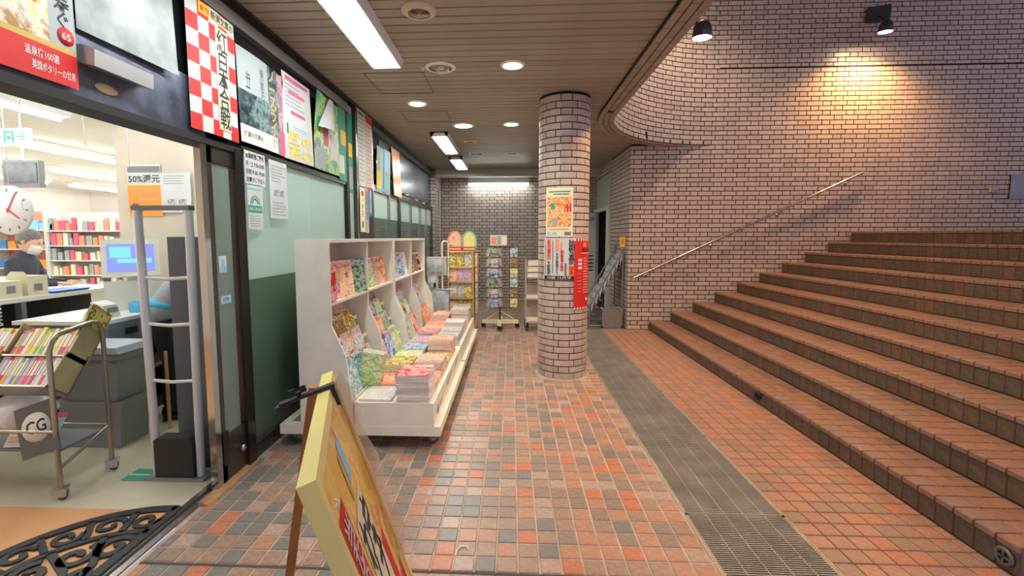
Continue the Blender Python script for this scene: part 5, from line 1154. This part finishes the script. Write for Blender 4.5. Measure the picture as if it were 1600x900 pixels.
Tg = frame((-2.74, 2.34, .25), (1.19, .14, .42), (-.49, .31, 1.19), (.02, -.97, .24))
part('board', MB().box(0, .17, 0, .22, -.006, 0, T=Tg), M('board_grey', (92, 92, 88), .5), t)
part('oval', MB().lathe([(0, .001), (.066, .001), (.066, 0)], n=24, T=Tg @ Matrix.Translation((.085, .12, 0)) @ Matrix.Diagonal((1, .95, 1, 1))), INK['white'], t)
lt = MB(); txt_into(lt, 'CG', .04, .095, .13, .15, .0018); lt.v = [Tg @ Vector(v) for v in lt.v]; part('lettering', lt, INK['black'], t)
for q in range(2): poster('leaflet', ['pink and white leaflet behind the grey board', 'white leaflet with red heading on the cart shelf'][q], 'leaflet', frame((-2.80-.14*q, 2.415, .29), (1, .0, .05), (0, .55, .83), (0, -.83, .55)), .16, .2, PAPER, [(0, .85, 1, 1, 'red' if q else 'pink')]+lines(.1, .1, .9, .8, 6, 'salmon'))
# plastic bins, bag
binm = M('bin_grey', (132, 138, 142), .5, noise=(3, .06)); lidm = M('bin_lid', (172, 184, 194), .45)
for q, z in enumerate((.0, .345)):
    t = thing('storage_bin', ['lower grey plastic storage bin behind the cart', 'upper grey plastic storage bin with pale lid behind the cart'][q], 'storage bin', (-2.98, 3.2, z), 'stacked storage bins')
    part('tub', MB().prism([(-3.20, z+.002), (-2.79, z+.002), (-2.76, z+.33), (-3.23, z+.33)], 3.02, 3.27, 'y'), binm, t); part('rim', MB().box(-3.25, -2.74, 3.0, 3.29, z+.30, z+.342), binm, t)
    if q: part('lid', MB().prism([(-3.26, .69), (-2.73, .69), (-2.75, .735), (-3.24, .735)], 2.99, 3.295, 'y'), lidm, t)
def blob(c, r, sc_, seed):
    rnd = random.Random(seed); mb = MB(); n, m_ = 14, 9; vs = []
    for i in range(m_+1):
        th = pi*i/m_
        for j in range(n):
            rr = r*(1+rnd.uniform(-.13, .13)); vs.append((c[0]+rr*sin(th)*cos(2*pi*j/n)*sc_[0], c[1]+rr*sin(th)*sin(2*pi*j/n)*sc_[1], max(c[2]+rr*cos(th)*sc_[2], c[2]-r*sc_[2]*.85)))
    mb.add(vs, [(i*n+j, i*n+(j+1) % n, (i+1)*n+(j+1) % n, (i+1)*n+j) for i in range(m_) for j in range(n)], 0, True); return mb
bagw = M('bag_white', (236, 236, 238), .35, noise=(10, .12), bump=(25, 1.))
o = solo('plastic_bag', blob((-2.95, 2.56, .44), .15, (1.1, .8, .85), 3), bagw, 'crumpled white plastic bag under the cart trays', 'bag'); part('knot', MB().tube([(-2.98, 2.55, .53), (-2.97, 2.55, .58), (-2.95, 2.54, .61)], [.03, .014, .03], 8), bagw, o)
o = solo('plastic_bag', blob((-3.25, 3.7, .495), .12, (1., .9, .9), 8), bagw, 'small white plastic bag beside the bins on the desk shelf', 'bag'); part('knot', MB().tube([(-3.25, 3.7, .58), (-3.25, 3.7, .65)], [.02, .03], 8), bagw, o)
# shelving at the back of the shop
def shop_shelf(x0, x1, y, zs, label, mat, goods, gname, kinds):
    t = thing('shop_shelf', label, 'shelf', ((x0+x1)/2, y, 0), 'shelves at the back of the shop')
    part('back', MB().box(x0, x1, y+.3, y+.32, 0, zs[-1]+.35), mat, t)
    for q, z in enumerate(zs): part('shelf', MB().box(x0, x1, y, y+.3, z-.02, z), ctop, t)
    part('upright', MB().box(x0-.02, x0, y, y+.32, 0, zs[-1]+.35), ctop, t); part('upright', MB().box(x1, x1+.02, y, y+.32, 0, zs[-1]+.35), ctop, t)
    for q, z in enumerate(zs):
        x = x0+.03; i = 0
        while x < x1-.08:
            w_ = random.uniform(*kinds); h_ = random.uniform(.12, .24); cn, m_ = random.choice(goods)
            o = solo(gname, MB().box(x, x+w_, y+.04, y+.12, z, z+h_).box(x+w_*.15, x+w_*.85, y+.038, y+.04, z+h_*.55, z+h_*.9), m_, 'small %s packet, %s on shelf %s of the %s' % (cn, ORD[i], ORD[q], label.split(' with')[0]), 'packet', 'packets on the '+label.split(' with')[0]); x += w_+random.uniform(.01, .05); i += 1
shop_shelf(-8.5, -7.1, 8.0, (.55, .82, 1.09, 1.36, 1.63), 'white stationery shelf with small packets', INK['white'], [(c_, INK[c_]) for c_ in ('salmon', 'palegrey', 'salmon', 'white', 'cream', 'white', 'pink')], 'packet', (.05, .11))
shop_shelf(-9.6, -8.55, 8.0, (.6, .95, 1.3, 1.65), 'orange and blue shelf with packets at far left', INK['salmon'], [(c_, INK[c_]) for c_ in ('blue', 'sky', 'orange')], 'packet', (.15, .3))
# tall bookcases seen through the glass
for q, (x, y0, y1, zt) in enumerate(((-2.28, 3.25, 4.30, 1.16), (-2.9, 5.3, 6.6, 1.9), (-2.9, 7.0, 9.4, 1.9))):
    t = thing('bookcase', ['low pale green bookcase behind the frosted glass', 'tall bookcase behind the far glazed bay', 'long bookcase at the end of the far bay'][q], 'bookcase', (x, y0, 0))
    m_ = M('case_green', (226, 228, 168), .6) if q == 0 else M('case_pale', (206, 204, 190), .6)
    part('back', MB().box(x, x+.02, y0, y1, 0, zt), m_, t); part('top', MB().box(x, x+.3, y0, y1, zt-.02, zt), m_, t)
    for yy in (y0, (y0+y1)/2, y1-.02): part('upright', MB().box(x, x+.3, yy, yy+.02, 0, zt-.02), m_, t)
    for z in ((.1, .62) if q == 0 else (.1, .55, 1.0, 1.45)): part('shelf', MB().box(x+.02, x+.3, y0+.02, y1-.02, z, z+.02), m_, t)
t = thing('bookcase', 'narrow white bookcase with blue books beside the pillar', 'bookcase', (-2.6, 4.6, 0))
part('back', MB().box(-2.95, -2.35, 4.98, 5.0, 0, 1.9), ctop, t)
for z in (.4, .8, 1.1, 1.4, 1.88): part('shelf', MB().box(-2.95, -2.35, 4.7, 4.98, z-.02, z), ctop, t)
for zi, z in enumerate((.8, 1.1, 1.4)):
    for q in range(14):
        h_ = random.uniform(.18, .25); cb_ = random.choice(['blue', 'sky', 'yellow', 'white', 'green']); o = solo('book', MB().box(-2.94+.042*q, -2.904+.042*q, 4.74, 4.9, z, z+h_).box(-2.938+.042*q, -2.906+.042*q, 4.738, 4.74, z+h_*.3, z+h_*.8), INK[cb_], '%s book, %s from left on shelf %s of the narrow white bookcase' % (cb_, ORD[q], ORD[zi+1]), 'book', 'books in the narrow white bookcase')

# scroll door mat
matm = M('mat_rubber', (44, 46, 50), .55, noise=(30, .2))
CXm, CYm, AX, AY = -1.845, 1.66, .62, .66
t = thing('door_mat', 'black half-round rubber door mat with scroll pattern', 'door mat', (CXm-.2, CYm, 0))
def ribbon(pts, w_, z0=.002, z1=.013):
    w_ *= 1.4; mb = MB(); P = [Vector((p[0], p[1], 0)) for p in pts]; vs = []
    for i, p in enumerate(P):
        d = (P[min(i+1, len(P)-1)]-P[max(i-1, 0)]).normalized(); s_ = Vector((-d.y, d.x, 0))*w_/2
        for q in (p-s_, p+s_):
            vs += [(q.x, q.y, z0), (q.x, q.y, z1)]
    fs = []
    for i in range(len(P)-1):
        b = 4*i; fs += [(b+1, b+3, b+7, b+5), (b, b+1, b+5, b+4), (b+2, b+6, b+7, b+3)]
    fs += [(0, 2, 3, 1), (len(vs)-4, len(vs)-3, len(vs)-1, len(vs)-2)]
    return mb.add(vs, fs)
def el(f, a): return (CXm-f*AX*sin(a), CYm+f*AY*cos(a))
part('rim', ribbon([el(1, pi*i/40) for i in range(41)], .035), matm, t); part('rim', ribbon([el(.70, pi*i/32) for i in range(33)], .025), matm, t)
part('straight_edge', ribbon([(CXm, CYm-AY-.017), (CXm, CYm+AY+.017)], .035), matm, t)
for i in range(1, 10): part('rib', ribbon([el(.71, pi*i/10), el(.98, pi*i/10)], .022), matm, t)
def spiral(cx_, cy_, r, a0, turn, sg): return [(cx_+r*(1-.78*i/26)*cos(a0+sg*turn*i/26), cy_+r*(1-.78*i/26)*sin(a0+sg*turn*i/26)) for i in range(27)]
for i in range(10):
    c_ = el(.845, pi*(i+.5)/10); part('scroll', ribbon(spiral(c_[0], c_[1], .068, pi*(i+.5)/10, 7., 1 if i % 2 else -1), .019), matm, t)
for i in range(7):
    c_ = el(.52, pi*(i+.5)/7); part('scroll', ribbon(spiral(c_[0], c_[1], .085, pi*(i)/7+1, 7.5, -1 if i % 2 else 1), .024), matm, t)
for i in range(4):
    c_ = el(.25, pi*(i+.5)/4); part('scroll', ribbon(spiral(c_[0], c_[1], .07, pi*i/4, 7., 1 if i % 2 else -1), .024), matm, t)
for i in range(1, 7): part('rib', ribbon([el(.05, pi*i/7), el(.36, pi*i/7-.12), el(.69, pi*i/7)], .024), matm, t)

# ================================================================= PEOPLE
skin = M('skin', (224, 176, 148), .55); hairg = M('hair_grey', (120, 116, 112), .7, noise=(60, .3)); hairb = M('hair_dark', (44, 38, 36), .7)
def head(o_mb, base, fwd, s=1., mat=1):
    """skull as a loft along z with a nose and ears; base is the chin-neck point"""
    B = Vector(base); f = Vector(fwd).normalized(); sd = f.cross(Vector((0, 0, 1))).normalized(); upv = sd.cross(f).normalized()
    rings = []
    for h_, rx, ry, off in ((.0, .045, .05, .0), (.02, .055, .065, .012), (.06, .066, .085, .010), (.11, .074, .098, .004), (.16, .075, .10, -.004), (.20, .064, .086, -.008), (.228, .038, .052, -.01), (.236, .012, .016, -.01)):
        rings.append((B+upv*h_*s+f*off*s, rx*s, ry*s, sd, f))
    o_mb.loft(rings, mat, 16)
    o_mb.tube([B+upv*.125*s+f*.09*s, B+upv*.095*s+f*.118*s, B+upv*.085*s+f*.10*s], [.008*s, .015*s, .010*s], 6, mat)
    for sg in (-1, 1): o_mb.tube([B+upv*.13*s+sd*sg*.072*s-f*.01*s, B+upv*.11*s+sd*sg*.084*s-f*.018*s, B+upv*.085*s+sd*sg*.074*s-f*.005*s], [.012*s, .016*s, .010*s], 6, mat)
    for sg in (-1, 1): o_mb.tube([B+upv*.128*s+sd*sg*.03*s+f*.094*s, B+upv*.128*s+sd*sg*.03*s+f*.099*s], [.010*s, .006*s], 8, 3)
    o_mb.tube([B+upv*.052*s-sd*.022*s+f*.09*s, B+upv*.052*s+f*.099*s, B+upv*.052*s+sd*.022*s+f*.09*s], .005*s, 6, mat)
    return B, f, sd, upv
def hair(parent, B, f, sd, upv, m_, s=1.):
    mb = MB(); rings = []
    for h_, rx, ry, off in ((.085, .078, .074, -.036), (.12, .083, .088, -.026), (.165, .085, .104, -.014), (.205, .075, .096, -.010), (.238, .048, .064, -.010), (.252, .016, .02, -.01)):
        rings.append((B+upv*h_*s+f*off*s, rx*s, ry*s, sd, f))
    mb.loft(rings, 0, 16); part('hair', mb, m_, parent)
def hand(mb, wrist, d, side, mat=1):
    """palm with four fingers and a thumb, slightly curled"""
    W = Vector(wrist); d = Vector(d).normalized(); s_ = Vector(side).normalized(); n = d.cross(s_)
    mb.loft([(W, .022, .016, s_, n), (W+d*.04, .036, .015, s_, n), (W+d*.085, .038, .013, s_, n)], mat, 10)
    for i, L_ in enumerate((.066, .076, .072, .056)):
        b = W+d*.082+s_*(-.028+.0185*i); mb.tube([b, b+d*L_*.5+n*.006, b+d*L_*.85+n*.022, b+d*L_+n*.034], [.009, .0085, .008, .006], 7, mat)
    b = W+d*.02-s_*.024; mb.tube([b, b-s_*.03+d*.025, b-s_*.036+d*.055+n*.01], [.011, .010, .007], 7, mat)
X, Y_, Z = Vector((1, 0, 0)), Vector((0, 1, 0)), Vector((0, 0, 1))
# person at the counter: grey hair, white mask, dark jacket, head bowed to the right
t = thing('person', 'grey haired person in dark jacket and white mask behind the counter', 'person', (-5.05, 4.48, 0))
navy = M('jacket_dark', (58, 62, 76), .8); trou = M('trousers_dark', (40, 40, 46), .8); eye = M('eye_dark', (30, 26, 26), .3); shoe = M('shoe_black', (24, 24, 26), .5)
px0 = Vector((-5.10, 4.50, -.0)); fw = Vector((.925, .38, 0)); sdv = fw.cross(Z)
mb = MB()
mb.loft([(px0+Z*.80, .15, .11, sdv, fw), (px0+Z*.95, .155, .115, sdv, fw), (px0+Z*1.10+fw*.01, .17, .12, sdv, fw), (px0+Z*1.22+fw*.02, .185, .115, sdv, fw), (px0+Z*1.30+fw*.03, .15, .09, sdv, fw), (px0+Z*1.335+fw*.04, .07, .065, sdv, fw), (px0+Z*1.37+fw*.06, .05, .05, sdv, fw)], 0, 16)
for sg in (-1, 1):
    sh_ = px0+Z*1.26+sdv*sg*.17+fw*.02; el_ = px0+Z*1.02+sdv*sg*.22+fw*.10; wr = px0+Z*1.03+sdv*sg*.10+fw*.34
    mb.tube([sh_, (sh_+el_)/2, el_, (el_+wr)/2, wr], [.055, .05, .043, .038, .03], 10, 0); hand(mb, wr, fw*.9-Z*.1-sdv*sg*.3, sdv*sg, 1)
    hp = px0+Z*.84+sdv*sg*.085; kn = px0+Z*.46+sdv*sg*.09+fw*.02; an = px0+Z*.07+sdv*sg*.09-fw*.01
    mb.tube([hp, (hp+kn)/2, kn, (kn+an)/2, an], [.09, .078, .058, .052, .04], 10, 2)
    mb.loft([(an-fw*.06-Z*.068, .03, .005, sdv, Z), (an-fw*.05-Z*.04, .036, .03, sdv, Z), (an+fw*.06-Z*.045, .042, .026, sdv, Z), (an+fw*.16-Z*.055, .036, .016, sdv, Z), (an+fw*.19-Z*.06, .015, .008, sdv, Z)], 4, 10)
Bh, f_, sd_, up2 = head(mb, px0+Z*1.345+fw*.065, (fw.x, fw.y, -.28), 1.0, 1)
bd = part('body', mb, [navy, skin, trou, eye, shoe], t); hair(bd, Bh, f_, sd_, up2, hairg)
mk = MB(); mk.loft([(Bh+up2*.0+f_*.045, .052, .045, sd_, f_), (Bh+up2*.035+f_*.05, .064, .056, sd_, f_), (Bh+up2*.075+f_*.055, .067, .062, sd_, f_), (Bh+up2*.10+f_*.05, .064, .058, sd_, f_)], 0, 16); part('mask', mk, INK['white'], bd)
# stooping person behind the gate: grey jumper, blue apron strings, black trousers
t = thing('person', 'stooping person in grey jumper with blue apron strings behind the gate', 'person', (-2.86, 3.62, 0))
gj = M('jumper_grey', (150, 154, 162), .85, noise=(30, .1)); bp_ = M('trousers_black', (26, 26, 28), .8); blu = M('apron_blue', (70, 176, 220), .6)
p0 = Vector((-2.84, 3.62, 0)); fw = Vector((.75, .66, 0)); sdv = fw.cross(Z); mb = MB()
def bent(h_, lean): return p0+Z*h_+fw*lean
mb.loft([(bent(.80, -.06), .155, .12, sdv, (fw+Z*.2).normalized()), (bent(.92, -.03), .155, .12, sdv, (fw-Z*.3).normalized()), (bent(1.05, .06), .16, .12, sdv, (fw-Z*.6).normalized()), (bent(1.17, .18), .18, .125, sdv, (fw-Z*.8).normalized()), (bent(1.25, .29), .175, .11, sdv, (fw-Z).normalized()), (bent(1.29, .37), .08, .065, sdv, (fw-Z).normalized()), (bent(1.31, .42), .05, .05, sdv, (fw-Z).normalized())], 0, 16)
for sg in (-1, 1):
    sh_ = bent(1.22, .27)+sdv*sg*.16; el_ = bent(.98, .26)+sdv*sg*.21; wr = bent(.92, .46)+sdv*sg*.12
    mb.tube([sh_, (sh_+el_)/2, el_, (el_+wr)/2, wr], [.062, .056, .048, .042, .032], 10, 0); hand(mb, wr, fw-Z*.2, sdv*sg, 1)
    hp = bent(.84, -.05)+sdv*sg*.085; kn = bent(.46, .0)+sdv*sg*.09; an = bent(.075, -.03)+sdv*sg*.09
    mb.tube([hp, (hp+kn)/2, kn, (kn+an)/2, an], [.098, .085, .064, .056, .045], 10, 2)
    mb.loft([(an-fw*.06-Z*.073, .03, .005, sdv, Z), (an-fw*.05-Z*.04, .036, .03, sdv, Z), (an+fw*.06-Z*.045, .042, .026, sdv, Z), (an+fw*.16-Z*.055, .036, .016, sdv, Z), (an+fw*.19-Z*.06, .015, .008, sdv, Z)], 4, 10)
Bh, f_, sd_, up2 = head(mb, bent(1.29, .43), (fw.x, fw.y, -.75), 1., 1)
bd = part('body', mb, [gj, skin, bp_, eye, shoe], t); hair(bd, Bh, f_, sd_, up2, hairb)
def strip(pts, w_, s_): 
    mb = MB(); vs = []
    for p in pts:
        for q in (-w_/2, w_/2): vs.append(Vector(p)+Vector(s_)*q)
    n = len(pts); off = Vector((0, -.004, 0))
    mb.add(vs, [(2*i, 2*i+1, 2*i+3, 2*i+2) for i in range(n-1)], 0, True); mb.add([v+off for v in vs], [(2*i, 2*i+2, 2*i+3, 2*i+1) for i in range(n-1)], 0, True); return mb
bk_ = -fw*.135
part('waist_tie', MB().loft([(bent(.93, -.028), .160, .125, sdv, (fw-Z*.3).normalized()), (bent(.97, -.005), .162, .126, sdv, (fw-Z*.35).normalized())], 0, 18), blu, bd)
part('apron_string', strip([bent(.95, -.17)+sdv*-.02, bent(.88, -.19)+sdv*-.04, bent(.74, -.19)+sdv*-.05, bent(.58, -.18)+sdv*-.03, bent(.46, -.17)+sdv*-.02], .045, sdv), blu, bd); part('apron_string', strip([bent(.95, -.17)+sdv*.0, bent(.86, -.19)+sdv*.03, bent(.74, -.185)+sdv*.04], .045, sdv), blu, bd)
